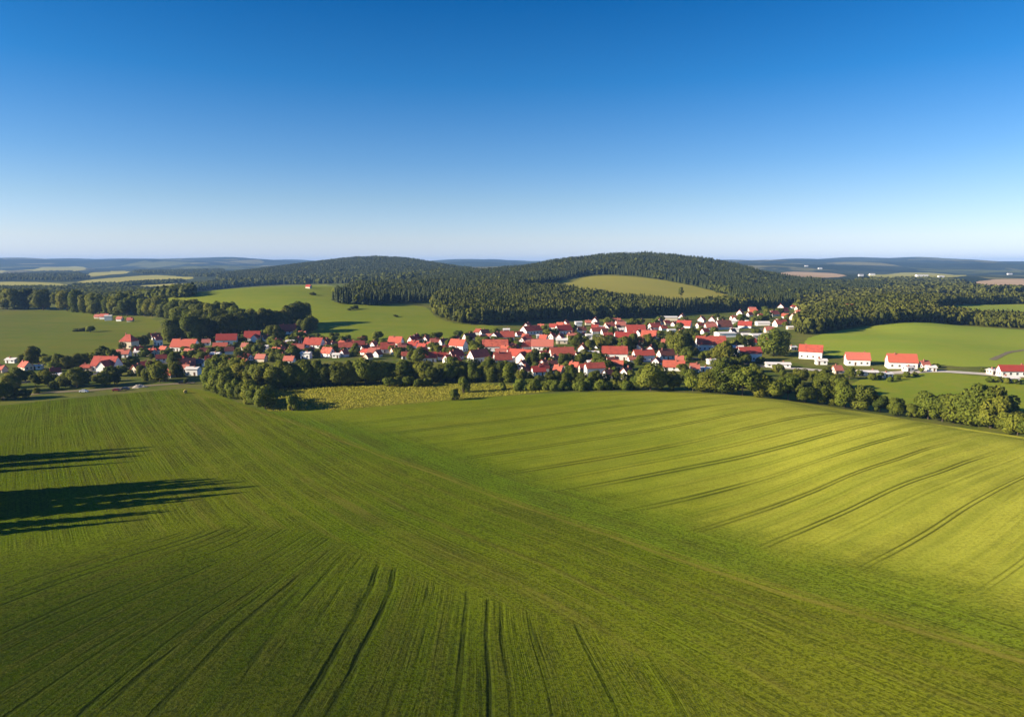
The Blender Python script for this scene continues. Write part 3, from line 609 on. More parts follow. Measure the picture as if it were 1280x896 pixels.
wc = [wood('dark spruce forest covering the broad central hill', 'forest', W1, 6.6, (12, 17), 'c', 1, (CLEAR,), .04),
      wood('mixed wood just behind the upper village houses', 'wood', [(538, 386), (556, 373), (620, 367), (690, 366), (735, 375), (800, 382), (860, 386), (910, 383), (960, 382), (985, 385), (930, 388), (860, 392), (800, 398), (740, 399), (690, 400), (640, 404), (600, 407), (568, 404), (547, 397)], 5.6, (14, 19), 'c', 2, (CLEAR,), .55, tone=.12),
      wood('dark rounded forested hill to the left of the central hill', 'forest', [(262, 349), (300, 342), (330, 338), (380, 331), (420, 326), (470, 323.5), (520, 327), (560, 334), (600, 341), (560, 345), (505, 343), (470, 347), (430, 349), (350, 352), (300, 353)], 9, (12, 17), 'c', 3, (), .04),
      wood('long mixed wood along the top of the domed green field', 'wood', [(990, 415), (1002, 402), (1040, 388), (1100, 382), (1160, 378), (1220, 376), (1300, 375), (1420, 375), (1420, 379), (1280, 379), (1180, 381), (1165, 390), (1200, 399), (1290, 404), (1420, 408), (1420, 418), (1280, 411), (1200, 404.5), (1120, 404), (1060, 409), (1045, 413), (1010, 420)], 5.0, (11, 16), 'b', 4, (STRIP,), 0, tone=.22),
      wood('olive wood on the low rise beyond the long white building', 'wood', [(995, 388), (1005, 374), (1050, 365), (1110, 366), (1180, 360), (1200, 366), (1120, 373), (1080, 381), (1020, 394)], 5.4, (8, 12), 'b', 5, (), 0, tone=.38),
      wood('grey-green woods rolling towards the far right ridge', 'forest', [(1060, 353), (1100, 351), (1160, 350), (1205, 354), (1215, 360), (1240, 364), (1420, 365), (1420, 369), (1220, 369), (1110, 366), (1100, 358)], 10, (10, 16), 'c', 6, (), .7, tone=.28),
      wood('dark tree belt behind the row along the left meadow', 'wood', [(-80, 386), (-80, 364), (0, 363), (60, 363), (140, 363), (210, 365), (250, 369), (215, 376), (150, 377), (100, 376), (40, 380)], 7, (11, 16), 'b', 7, tone=-.1),
      wood('dark woodland strip behind the crest of the sloping meadow', 'wood', [(215, 363), (260, 357), (300, 353), (350, 350.5), (430, 348.5), (520, 347), (530, 352), (450, 354), (330, 356), (250, 363), (220, 368)], 11, (14, 20), 'c', 8, (), .5),
      wood('long dark wood in the left valley between pale pastures', 'wood', [(-60, 352), (0, 345), (40, 340.5), (60, 340), (100, 340), (98, 345), (120, 347), (85, 352), (40, 350)], 15, (10, 15), 'c', 9, (), .3),
      wood('narrow dark copse crossing the left valley pasture', 'wood', [(88, 357), (140, 356), (180, 353), (225, 351), (235, 353), (165, 357), (140, 361), (95, 361)], 12, (8, 12), 'b', 10, tone=-.2),
      wood('dark woods below the far left blue ridge', 'wood', [(165, 343), (170, 338), (240, 337), (290, 338), (262, 348), (250, 346), (215, 342)], 15, (10, 15), 'c', 11, (), .3)]
print('WOODS', wc)
# spruces just outside the frame on the left throw the long shadows over the crop
def spruces():
    rg = np.random.default_rng(9); pt = []
    for x, y, h in ((-152, 176, 27), (-157, 180, 30), (-163, 186, 27), (-150, 188, 25), (-168, 179, 31), (-172, 188, 29), (-181, 183, 30), (-160, 192, 24), (-156, 172, 24),
                    (-190, 221, 22), (-184, 215, 20), (-196, 226, 23), (-187, 229, 21), (-203, 219, 25), (-182, 222, 17), (-140, 163, 16), (-147, 166, 20), (-214, 224, 26), (-190, 186, 28), (-158, 189, 26), (-176, 190, 28), (-206, 229, 27), (-156, 165, 22), (-200, 183, 30)):
        pt.append((x, y, 0, h))
    pt = np.array(pt, float); pt[:, 3] *= 1.0; pt[:, 2] = h_xy(pt[:, 0], pt[:, 1]) - .3
    pr = [conifer_arrays(200 + i, 11, 9) for i in range(4)]; V, N, T, F = stack(pt[:, :3], pt[:, 3], pr, rg, .4, .95)
    o = link('forest', np_mesh('forest', V, F, M['wood_c'], False, {'nrm': N, 'tint': T})); tag(o, 'tall spruce belt on the left whose long shadows cross the crop', 'wood', kind='stuff')
spruces()
# rank weeds over the rough meadow
def weeds():
    rg = np.random.default_rng(12); q = scatter(zpolys[1], 1.15, rg); n = len(q); k = 5; C_ = np.repeat(q, k, 0) + np.concatenate([rg.normal(0, .35, (n * k, 2)), rg.uniform(.05, .5, (n * k, 1))], 1)
    big = np.repeat(1 + .9 * (rg.uniform(0, 1, n) > .93), k); C_[:, 2] += (big - 1) * .35
    N = unit(rg.normal(0, .5, (n * k, 3)) + np.array([-.3, -.3, .7])); V, nr, T, F = leaf_cards(C_, N, .20, rg, np.clip(np.repeat(rg.uniform(0, 1, n), k) * .5 + .5 * (.5 + lowfreq(C_, 14, 3)), 0, 1))
    tag(link('weeds', np_mesh('weeds', V, F, M['weed'], False, {'nrm': nr, 'tint': T})), 'rank yellowish weeds and tall grass on the rough meadow', 'weeds', kind='stuff'); return n
print('WEEDS', weeds())
# ------------------------------------------------------------------ single trees and bushes
ORD = ['first', 'second', 'third', 'fourth', 'fifth', 'sixth', 'seventh', 'eighth', 'ninth', 'tenth', 'eleventh', 'twelfth', 'thirteenth', 'fourteenth', 'fifteenth', 'sixteenth']
def ordinal(i, n, noun):
    if n == 1: return noun
    if i == 0: return f'leftmost {noun}'
    if i == n - 1: return f'rightmost {noun}'
    return f'{ORD[i]} {noun} from the left'
rt = random.Random(77)
def at(px, py):
    x, y, z = hit(px, py); return x, y, z
def along(pl, n, j=3.0, jy=1.0):
    L = np.array(pl, float); s = np.concatenate([[0], np.cumsum(np.hypot(*(L[1:] - L[:-1]).T))]); out = []
    for k in range(n):
        q = s[-1] * (k + .5) / n + rt.uniform(-j, j); out.append((float(np.interp(q, s, L[:, 0])), float(np.interp(q, s, L[:, 1])) + rt.uniform(-jy, jy)))
    return out
HOUSE_SPOTS = []
CLUSTERS = []          # (phrase, group, [(x in the picture, object, describing words, noun, category)])
def plant_tree(x, y, z, h, kind, wide, tone):
    name = {'round': 'broadleaf_tree', 'tall': 'slender_tree', 'thin': 'slender_tree', 'shrub': 'bush'}[kind]
    o = empty(name, (x, y, z - .15), rt.uniform(0, 6.28))
    c = link('foliage' if kind == 'shrub' else 'crown', rt.choice(PROTO[kind]), o); w = h * wide * rt.uniform(.92, 1.1); c.scale = (w, w * rt.uniform(.9, 1.1), h)
    t = tone * rt.uniform(.85, 1.15); c.color = (t * rt.uniform(.92, 1.1), t, t * rt.uniform(.9, 1.0), 1)
    b = link('stem', STEM, o) if kind == 'shrub' else link('trunk', rt.choice(TRUNKS), o); b.scale = (h, h, h)
    return o
NTREE = {}
def trees(phrase, spots, h, kind='round', wide=1.0, tone=1.0, group=None, noun=None, desc=None, tallfrac=.0, clear=True):
    """spots: pixels of the stem foot on the photograph's grid, each with an optional own height"""
    made = []
    for s in spots:
        x, y, z = at(s[0], s[1]); hp = s[2] if len(s) > 2 else rt.uniform(*h); hm = hp * y / FPX * 1.0
        if clear:
            for hx, hy, r in HOUSE_SPOTS:
                d = math.hypot(x - hx, y - hy); need = r + hm * .22
                if d < need: x += (x - hx) / (d + .01) * (need - d); y += (y - hy) / (d + .01) * (need - d)
            z = float(h_xy(x, y)[0])
        k = kind if kind != 'mix' else ('tall' if rt.random() < tallfrac else 'round')
        wd = (s[3] if len(s) > 3 else 1.0) * wide
        o = plant_tree(x, y, z, hm, k, wd, tone); made.append((pix_of(x, y, z)[0], o, hm, k)); NTREE[o.name.split('.')[0]] = NTREE.get(o.name.split('.')[0], 0) + 1
    hs = sorted(m[2] for m in made); rec = []
    for px, o, hm, k in made:
        nn = noun or ('bush' if k == 'shrub' else 'tree')
        ad = desc or ('slender' if k in ('tall', 'thin') else 'small' if hm < hs[len(hs) // 4] else 'tall' if hm > hs[(3 * len(hs)) // 4] else 'rounded')
        rec.append((px, o, ad, nn, 'bush' if k == 'shrub' else 'tree'))
    CLUSTERS.append((phrase, group, rec))
# ------------------------------------------------------------------ houses
rh = random.Random(31)
YAW = {'o': (-34, -12), 'r': (8, 28), 'm': (26, 44), 'g': (52, 68), 'w': (-10, 14), 'p': (-10, 20), 'h': (-12, 12), 'b': (15, 40), 's': (-10, 10), 'y': (-10, 10), 'd': (10, 30)}
ROOF = {'o': 'red', 'r': 'red', 'm': 'red', 'g': 'red', 'w': 'pale', 'p': 'pink', 'h': 'red', 'b': 'brown', 's': 'slate', 'y': 'pink', 'd': 'brown'}
def house_meshes(L, Wd, H, pitch, roof, wallm, hip=False):
    rise = Wd / 2 * math.tan(math.radians(pitch)); x, y = L / 2, Wd / 2
    mb = MB()
    if hip: mb.box(-x, x, -y, y, -1.2, H)
    else: mb.prism([(-y, -1.2), (y, -1.2), (y, H), (0, H + rise), (-y, H)], -x, x)
    wall = mb.mesh('wall', M[wallm])
    mb = MB(); ov, e = .45, .55; t = .22; sl = rise / (Wd / 2); ze = H - e * sl
    if hip:
        r = max(.3, x - y * .75); i = len(mb.v); X, Y = x + ov, y + ov
        mb.v += [(-X, -Y, H + .02), (X, -Y, H + .02), (X, Y, H + .02), (-X, Y, H + .02), (-X, -Y, H + t), (X, -Y, H + t), (X, Y, H + t), (-X, Y, H + t), (-r, 0, H + rise), (r, 0, H + rise)]
        for q in ((3, 2, 1, 0), (0, 1, 5, 4), (1, 2, 6, 5), (2, 3, 7, 6), (3, 0, 4, 7), (4, 5, 9, 8), (5, 6, 9), (6, 7, 8, 9), (7, 4, 8)): mb.f.append(list(q)); mb.m.append(0)
    else:
        Y = y + e; mb.prism([(-Y, ze + .04), (0, H + rise + .04), (Y, ze + .04), (Y, ze + t + .04), (0, H + rise + t * 1.2 + .04), (-Y, ze + t + .04)], -x - ov, x + ov)
    return wall, mb.mesh('roof', M[roof]), rise
def add_window(parent, cx, y, z, w, h, axis, sgn):
    mb = MB(); d = .06
    if axis == 'y':
        y0, y1 = sorted((y + sgn * .004, y + sgn * d)); mb.box(cx - w / 2 - .1, cx + w / 2 + .1, y0, y1, z - .1, z + h + .1, 0)
        y0, y1 = sorted((y + sgn * d, y + sgn * (d + .015))); mb.box(cx - w / 2, cx - .04, y0, y1, z, z + h, 1); mb.box(cx + .04, cx + w / 2, y0, y1, z, z + h, 1)
    else:
        y0, y1 = sorted((y + sgn * .004, y + sgn * d)); mb.box(y0, y1, cx - w / 2 - .1, cx + w / 2 + .1, z - .1, z + h + .1, 0)
        y0, y1 = sorted((y + sgn * d, y + sgn * (d + .015))); mb.box(y0, y1, cx - w / 2, cx - .04, z, z + h, 1); mb.box(y0, y1, cx + .04, cx + w / 2, z, z + h, 1)
    return link('window', mb.mesh('window', [M['frame'], M['glass']]), parent)
def house(px, py, w, kind, detail, name='house', yaw=None, wallm=None, Hs=None, lw=None, wing=False, dormer=False):
    ylo, yhi = YAW[kind]; a = math.radians(rh.uniform(ylo, yhi) if yaw is None else yaw)
    x, y, z = at(px, py + .20 * w * (.8 if w < 20 else .62) + 2.0)
    wm = w * y / FPX * 1.0; ratio = lw if lw else (.95 if kind == 'g' else rh.uniform(.58, .72) if w < 26 else rh.uniform(.45, .58))
    L = wm / (abs(math.cos(a)) + ratio * abs(math.sin(a))); L = max(5.0, L); Wd = min(max(4.5, L * ratio), 12.0)
    H = (Hs if Hs else rh.uniform(2.4, 3.3) + (.9 if wm > 16 else 0) - (0.4 if wm < 9 else 0))
    pitch = rh.uniform(42, 50) if kind not in ('w',) else rh.uniform(14, 24)
    if wallm is None: wallm = 'cream' if rh.random() < .2 else 'white'
    if kind in ('y',): wallm = 'cream'
    if Wd > 10: pitch -= 6
    z = min(float(h_xy(x, y)[0]), z)
    o = empty(name, (x, y, z), a); wl, rf, rise = house_meshes(L, Wd, H, pitch, ROOF[kind], wallm, kind == 'h')
    link('wall', wl, o); ro = link('roof', rf, o)
    HOUSE_SPOTS.append((x, y, max(L, Wd) * .5))
    if kind != 'w' or detail:
        mb = MB(); cx = rh.uniform(-.3, .3) * L; top = H + rise + rh.uniform(.7, 1.1); cw = .34; cy = rh.choice((-1, 1)) * .5
        mb.box(cx - cw, cx + cw, cy - cw, cy + cw, H + rise * .55, top, 0); mb.box(cx - cw - .08, cx + cw + .08, cy - cw - .08, cy + cw + .08, top + .002, top + .14, 0); link('chimney', mb.mesh('chimney', M['brick']), ro)
    if detail:
        n = max(2, int(L / 3.4)); di = rh.randrange(n)
        for k in range(n):
            cx = -L / 2 + L * (k + .5) / n
            if k == di:
                mb = MB(); mb.box(cx - .5, cx + .5, -Wd / 2 - .07, -Wd / 2 - .004, 0.0, 2.1); dr = link('door', mb.mesh('door', M['wood']), o)
                mh = MB(); mh.box(cx + .32, cx + .40, -Wd / 2 - .13, -Wd / 2 - .072, 1.0, 1.08); link('handle', mh.mesh('handle', M['frame']), dr)
            else: add_window(o, cx, -Wd / 2, 1.0, 1.1, 1.3, 'y', -1)
        gs = -1 if math.sin(a) > -.3 else 1
        for gx in (-Wd * .22, Wd * .22): add_window(o, gx, gs * L / 2, 1.0, 1.0, 1.3, 'x', gs)
        if kind != 'h' and rise > 3: add_window(o, 0, gs * L / 2, H + .3, 1.0, 1.2, 'x', gs)
    if wing:
        L2, W2, H2 = Wd * .9, L * .42, H * .92; wl2, rf2, r2 = house_meshes(L2, W2, H2, pitch - 3, ROOF[kind], wallm)
        for nm, me in (('wing_wall', wl2), ('wing_roof', rf2)):
            c = link(nm, me, o); c.location = (L * .22, -Wd * .5 - L2 * .18, 0); c.rotation_euler = (0, 0, math.pi / 2)
    lit = max(0, -math.sin(a) * 0)
    n_front = np.array([math.sin(a) * math.sin(math.radians(pitch)), -math.cos(a) * math.sin(math.radians(pitch)), math.cos(math.radians(pitch))])
    return o, float(n_front @ SUN), wallm, x, y, L, kind
def describe(lit, kind, wallm, w):
    r = {'w': 'pale-roofed', 's': 'grey-roofed', 'b': 'brown-roofed', 'd': 'brown-roofed', 'p': 'pinkish-roofed', 'y': 'pinkish-roofed'}.get(kind) or ('orange-red-roofed' if lit > .5 else 'red-roofed' if lit > .25 else 'maroon-roofed')
    if kind == 'h': r = 'hipped ' + r
    size = 'long ' if w >= 28 else 'small ' if w <= 9 else ''
    return size + r + {'white': ' white', 'cream': ' cream', 'grey': ' grey'}[wallm]
def village(phrase, rows, detail, group=None):
    made = []
    for r in rows:
        kw = r[4] if len(r) > 4 else {}
        kw = dict(kw); noun = kw.pop('noun', None)
        o, lit, wm, x, y, L, k = house(r[0], r[1], r[2], r[3], detail or kw.get('dormer', False), kw.pop('name', 'house'), **kw); made.append((pix_of(x, y, 0)[0], o, describe(lit, k, wm, r[2]), noun))
    rec = []
    for px, o, d, noun in made:
        nn = noun or ('shed' if o.name.startswith('shed') else 'house'); rec.append((px, o, d, nn, nn))
    CLUSTERS.append((phrase, group, rec))
V_ = 'village houses'
S = {'name': 'shed', 'Hs': 2.3}
village('at the west end below the left meadow', [(33, 458, 20, 'o', {'wing': False}), (48, 458, 9, 'w', S), (16, 449, 14, 'w', S), (72, 469, 12, 'w', S), (2, 462, 8, 'y')], True, V_)
village('of the farm between the western trees', [(108, 460, 15, 'h'), (134, 457, 34, 'r', {'wing': True, 'yaw': -8}), (128, 452, 16, 'p'), (70, 466, 10, 'm')], True, V_)
village('in the upper west corner by the meadow', [(155, 442, 16, 'p'), (162, 430, 18, 'h', {'Hs': 5.5, 'lw': .9}), (173, 441, 9, 'w'), (190, 441, 12, 'o'), (198, 428, 9, 'g', {'wallm': 'white', 'Hs': 5}), (195, 420, 12, 'm'), (205, 437, 12, 'o')], True, V_)
village('in the cluster before the broadleaf wood', [(172, 462, 12, 'g'), (183, 456, 14, 'm'), (202, 448, 14, 'm'), (211, 467, 16, 'o', {'wallm': 'grey'}), (234, 454, 22, 'r'), (230, 461, 14, 'p'), (242, 464, 16, 'w', {'Hs': 4}), (250, 454, 11, 's')], True, V_)
village('in the row below the broadleaf wood', [(232, 432, 33, 'r', {'yaw': -6}), (237, 440, 12, 'y'), (258, 428, 10, 'p'), (255, 439, 11, 'm'), (276, 433, 18, 'r'), (284, 425, 26, 'm', {'yaw': 12}), (270, 442, 12, 'w', S), (284, 449, 13, 'o'), (307, 434, 7, 'y')], True, V_)
village('behind the western block of alder trees', [(316, 421, 20, 'r', {'wing': True}), (329, 435, 14, 'w', {'Hs': 4}), (309, 446, 15, 'o'), (306, 454, 13, 'o'), (346, 439, 17, 'o'), (362, 450, 13, 'p'), (356, 432, 12, 'm'), (349, 419, 8, 'y')], True, V_)
village('below the tree on the slope meadow corner', [(360, 412, 22, 'm', {'yaw': 14}), (372, 407, 10, 'm'), (363, 429, 10, 'w', {'Hs': 4}), (372, 425, 11, 'm'), (378, 418, 9, 'y'), (393, 429, 25, 'r', {'yaw': -10}), (408, 428, 6, 'g')], True, V_)
village('just behind the rough meadow alder row', [(376, 436, 9, 'p'), (387, 438, 11, 'm'), (383, 444, 13, 'w', {'Hs': 4}), (410, 441, 18, 'o'), (421, 444, 6, 'w'), (418, 433, 6, 'g'), (432, 433, 18, 'm', {'yaw': 14}), (438, 428, 9, 'r')], True, V_)
village('along the foot of the sloping meadow', [(449, 430, 15, 'r'), (457, 439, 13, 'o'), (470, 436, 14, 'm'), (485, 435, 19, 'm', {'yaw': 12}), (495, 428, 20, 'o'), (503, 434, 11, 'p'), (519, 429, 13, 'o'), (507, 445, 10, 'r')], True, V_)
village('near the spruce corner of sloping meadow', [(533, 424, 9, 'g'), (543, 427, 11, 'p'), (555, 427, 13, 'm'), (569, 424, 12, 'm'), (528, 438, 14, 'r'), (537, 447, 18, 'r'), (555, 436, 13, 'r')], True, V_)
village('in the row around the orange roof', [(573, 434, 24, 'o', {'Hs': 5}), (570, 444, 20, 'm', {'wallm': 'white'}), (598, 447, 28, 'm', {'wallm': 'white', 'yaw': 40, 'Hs': 4.2}), (628, 452, 24, 'r', {'wallm': 'white', 'yaw': 16, 'Hs': 4.6}), (651, 446, 32, 'o', {'wallm': 'white', 'wing': True, 'Hs': 4.5})], True, V_)
village('in the front row behind low bushes', [(673, 464, 18, 'r', {'yaw': 14}), (653, 457, 9, 'g'), (703, 462, 8, 'w', S), (718, 458, 14, 'o'), (702, 445, 32, 'r', {'wallm': 'white', 'yaw': 12, 'Hs': 4.6}), (731, 461, 16, 'r')], True, V_)
village('in the second row below the spruce wood', [(587, 421, 18, 'b', {'wallm': 'white', 'yaw': 38}), (604, 422, 13, 'm'), (620, 424, 18, 'g', {'wallm': 'white', 'Hs': 5}), (634, 420, 18, 'm', {'yaw': 10}), (633, 412, 8, 'w'), (619, 432, 32, 'r', {'yaw': 2}), (608, 440, 16, 'w'), (626, 439, 13, 'y'), (640, 433, 12, 'p')], True, V_)
village('under the mixed wood beside spruce corner', [(664, 412, 28, 'm', {'wallm': 'white', 'yaw': 34}), (676, 408, 8, 'y'), (654, 426, 12, 'g', {'wallm': 'white'}), (690, 420, 10, 'g', {'wallm': 'white'}), (702, 425, 14, 'w'), (674, 420, 7, 'w'), (678, 432, 28, 'p', {'yaw': -6}), (704, 412, 24, 'm', {'yaw': 26}), (662, 430, 9, 'y')], True, V_)
village('around the yard behind front rows', [(741, 443, 14, 'w', {'Hs': 4}), (768, 443, 32, 'o', {'yaw': -5, 'Hs': 4.6, 'wallm': 'white'}), (765, 451, 18, 'm'), (740, 453, 12, 'w'), (753, 455, 10, 'g', {'wallm': 'white'}), (770, 457, 19, 'o')], True, V_)
village('nearest the round trees in the front row', [(743, 464, 26, 'r', {'wallm': 'white', 'yaw': 14, 'Hs': 5}), (760, 468, 13, 'b'), (783, 469, 17, 'g', {'wallm': 'white', 'Hs': 4.2, 'yaw': 48, 'lw': .7}), (804, 446, 27, 'r', {'wallm': 'white', 'yaw': 10, 'Hs': 4.6}), (813, 437, 8, 'g'), (832, 444, 22, 'b', {'yaw': 18}), (821, 452, 11, 'g', {'wallm': 'white'})], True, V_)
village('in the top row under mixed wood', [(723, 404, 9, 'w', {'Hs': 4}), (735, 403, 7, 'y'), (745, 405, 10, 'm'), (762, 406, 14, 'r'), (751, 408, 7, 'w'), (779, 404, 6, 'w'), (772, 409, 9, 'm'), (802, 401, 7, 'g'), (818, 407, 17, 'r')], False, V_)
village('in the crowded upper rows west half', [(716, 418, 14, 'm'), (727, 412, 12, 'b'), (729, 419, 9, 'g', {'wallm': 'white'}), (736, 421, 8, 'w', {'Hs': 4}), (744, 413, 13, 'r'), (750, 421, 13, 'w'), (760, 422, 12, 'r'), (765, 427, 11, 'w'), (756, 414, 10, 'b')], False, V_)
village('in the crowded upper rows east half', [(778, 411, 15, 'w'), (794, 413, 24, 'r', {'yaw': 2}), (800, 407, 9, 'w'), (782, 422, 26, 'r', {'yaw': -4}), (811, 420, 21, 'o'), (813, 412, 9, 'g', {'wallm': 'white'}), (829, 409, 10, 'r'), (775, 417, 11, 'm'), (800, 426, 10, 'p')], False, V_)
village('in the upper rows behind tall trees', [(836, 396, 20, 'w', {'Hs': 3.6}), (833, 403, 10, 'r'), (855, 405, 20, 'o', {'wallm': 'white'}), (839, 412, 10, 'w'), (843, 404, 9, 'm'), (831, 428, 8, 'y'), (877, 399, 11, 'g', {'wallm': 'white'}), (875, 406, 12, 'm')], False, V_)
village('in the rows around long white sheds', [(888, 408, 15, 'p'), (904, 407, 20, 'b', {'yaw': 10}), (918, 411, 10, 'w'), (906, 416, 24, 'w', {'name': 'shed', 'Hs': 3.4, 'yaw': 8}), (900, 398, 6, 'w'), (917, 401, 11, 'w'), (931, 405, 18, 'o'), (924, 397, 8, 'm')], False, V_)
village('at the far top end of the village', [(967, 391, 14, 'r'), (980, 387, 13, 'm'), (993, 395, 14, 'm'), (975, 399, 8, 'w'), (940, 386, 9, 'p'), (953, 402, 16, 'w'), (975, 403, 18, 'r'), (988, 408, 9, 'w'), (998, 390, 8, 'y'), (937, 401, 10, 'w')], False, V_)
village('between the large tree and the upper sheds', [(947, 419, 20, 'w', {'Hs': 3.2}), (932, 417, 10, 'w'), (940, 427, 9, 'r'), (961, 412, 11, 'y'), (955, 425, 8, 'p')], False, V_)
village('among trees before the round crowned giant', [(888, 431, 36, 'o', {'wallm': 'white', 'yaw': -3, 'Hs': 5, 'lw': .45, 'dormer': True}), (922, 433, 14, 'w'), (936, 445, 28, 'r', {'wallm': 'white', 'yaw': 4, 'Hs': 5.5, 'dormer': True}), (922, 441, 8, 'p')], True, V_)
village('just behind the big round hedge trees', [(842, 457, 28, 'o', {'wallm': 'white', 'yaw': -10}), (868, 462, 6, 'p'), (882, 460, 14, 'w'), (900, 465, 15, 'w', {'name': 'shed', 'Hs': 2.4}), (889, 452, 6, 'w'), (849, 450, 9, 'y')], True, V_)
village('in the row by the domed field', [(1013, 442, 30, 'o', {'wallm': 'white', 'yaw': -26, 'Hs': 5.2}), (1071, 450, 30, 'p', {'wallm': 'white', 'yaw': -14, 'Hs': 4.0}), (1126, 453, 36, 'o', {'wallm': 'white', 'yaw': -14, 'Hs': 4.2})], True, V_)
village('among outbuildings of the eastern farms', [(972, 453, 30, 'w', {'name': 'shed', 'Hs': 2.2, 'yaw': -8, 'lw': .22}), (990, 434, 9, 'w', S), (1084, 464, 24, 'w', {'name': 'shed', 'Hs': 2.2, 'yaw': -4, 'lw': .3}), (1108, 468, 9, 'w', S), (1135, 460, 10, 'w', S), (1155, 457, 10, 'p', S), (1163, 460, 9, 'w', S), (1046, 463, 8, 'p', S), (1026, 451, 14, 'w', {'name': 'shed', 'Hs': 2.6})], True, 'farm outbuildings')
village('beside the white road at the east edge', [(1268, 463, 40, 'o', {'wallm': 'white', 'yaw': -4, 'Hs': 3.6, 'lw': .22}), (1241, 464, 9, 'w', S), (1262, 472, 18, 'w', {'name': 'shed', 'Hs': 2.2})], True, V_)
village('standing apart in the eastern trees', [(1030, 406, 7, 'g', {'wallm': 'white'}), (1120, 372, 6, 'r', {'wallm': 'white'})], False, V_)
village('on the rise beside the olive wood', [(1070, 384, 46, 'r', {'wallm': 'white', 'yaw': -6, 'Hs': 5, 'lw': .22, 'noun': 'hall'}), (1055, 391, 12, 'p'), (1058, 382, 9, 'h', {'wallm': 'white', 'Hs': 7})], False, V_)
village('of the tiny farm on the left meadow', [(136, 397, 9, 'w', {'Hs': 5, 'wallm': 'white'}), (131, 395, 10, 'p'), (122, 395, 6, 'y'), (150, 398, 7, 'p'), (163, 399, 7, 'y')], False, 'meadow farm buildings')
village('alone on the crest of the sloping meadow', [(386, 357, 8, 'o')], False, V_)
# the smaller roofs that fill the village between the houses above
def fill_houses(phrase, box, n, w=(9, 14), slope=0.0):
    rows, spots = [], []
    for _ in range(900):
        if len(rows) >= n: break
        px = rh.uniform(box[0], box[2]); py = rh.uniform(box[1], box[3]) + slope * (px - box[0]); x, y, z = at(px, py); ww = rh.uniform(*w); r = ww * y / FPX * .5
        if all(math.hypot(x - a, (y - b) * .8) > (r + c) * .95 for a, b, c in HOUSE_SPOTS + spots): spots.append((x, y, r)); rows.append((px, py - 4, round(ww), rh.choice('oorrmmgggggggphbby')))
    village(phrase, rows, False, V_)
fill_houses('among small western roofs below the broadleaf wood', (170, 438, 300, 466), 9)
fill_houses('among small roofs behind the alder block', (318, 424, 400, 452), 8)
fill_houses('among small roofs behind the alder row', (400, 428, 490, 450), 10)
fill_houses('among small roofs below the sloping meadow', (490, 426, 570, 456), 10)
fill_houses('among small roofs by the spruce corner', (570, 418, 660, 446), 12)
fill_houses('among small roofs near the low bushes', (600, 450, 720, 470), 8)
fill_houses('among small roofs around the green belt', (680, 432, 800, 456), 10)
fill_houses('among small roofs under the mixed wood', (650, 406, 740, 428), 10, (9, 13))
fill_houses('among small roofs in upper middle rows', (740, 402, 820, 424), 12, (8, 12))
fill_houses('among small roofs in upper east rows', (820, 398, 920, 424), 10, (8, 12))
fill_houses('among small roofs at the village top', (910, 386, 1000, 412), 9, (7, 11))
# far-off halls of the next town
for i, (x, y, w, lab) in enumerate([(1152, 343, 15, 'long white hall in the far town below the blue ridge'), (1176, 345, 8, 'short white hall right of the long one in the far town'), (1090, 342, 7, 'white hall left of the far town on the wooded plateau'), (1076, 343, 6, 'leftmost pale hall on the far wooded plateau'),
                                    (1025, 334, 5, 'tiny white house on the far ridge above the pink stubble'), (1008, 331, 4, 'tiniest white house high on the far ridge'), (1262, 341, 6, 'tiny white hall by the eastern stubble field'), (460, 347, 16, 'low white farm hall by the pale field below the rounded hill'), (128, 362, 8, 'pale farmhouse beyond the tree row in the left valley')]):
    o = house(x, y - .1 * w, w, 'w', False, 'hall', 4, 'white', Hs=6, lw=.35)[0]; tag(o, lab, 'hall')
# ------------------------------------------------------------------ trees by place
trees('at the pointed west corner of the alder block', along(((257, 484), (290, 497), (318, 506), (336, 512)), 9, 2), (27, 35), 'mix', 1.0, 1.15, 'alder block', tallfrac=.4)
trees('in the second rank of the western alder block', along(((268, 473), (300, 478), (345, 488)), 9, 2), (26, 33), 'mix', 1.0, 1.1, 'alder block', tallfrac=.3)
trees('in the alder row behind the rough meadow', along(((348, 485), (400, 483), (450, 481), (482, 479)), 13, 3), (28, 36), 'mix', .95, 1.1, 'alder row', tallfrac=.4)
trees('in the rear rank behind the alder row', along(((355, 478), (420, 477), (475, 474)), 10, 3), (22, 29), 'mix', .95, 1.05, 'alder row', tallfrac=.3)
trees('in the dark clump east of the alder row', along(((486, 478), (520, 477), (535, 478)), 6, 2), (24, 32), 'round', 1.0, .9, 'meadow edge trees')
trees('in the loose front rank at the rough meadow back', along(((535, 480), (585, 477), (640, 479)), 11, 3), (17, 25), 'mix', .95, 1.05, 'meadow edge trees', tallfrac=.4)
trees('in the second rank before the white gabled houses', along(((548, 475), (600, 474), (640, 475)), 9, 3), (20, 27), 'round', .95, .95, 'meadow edge trees')
trees('at the back edge of the rough meadow', [(487, 484), (499, 483), (511, 483), (523, 484), (533, 483)], (10, 14), 'shrub', 1.0, .95, 'meadow bushes')
trees('standing within the rough meadow', [(366, 513, 21, .75), (568, 500, 15, .8), (580, 491, 22, .7), (628, 487, 10), (646, 489, 10)], (12, 18), 'shrub', .8, .95, 'meadow bushes')
trees('of the low hedge west half along the crop field', along(((645, 488), (720, 487.5)), 12, 2, .6), (10, 16), 'shrub', 1.0, 1.05, 'hedge bushes')
trees('of the low hedge east half along the crop field', along(((722, 487.5), (800, 487)), 13, 2, .6), (9, 15), 'shrub', 1.0, 1.1, 'hedge bushes')
trees('between the low hedge and the front houses', along(((650, 479), (720, 480), (795, 479)), 14, 3, 1.5), (13, 20), 'mix', .95, 1.0, 'front garden trees', tallfrac=.2)
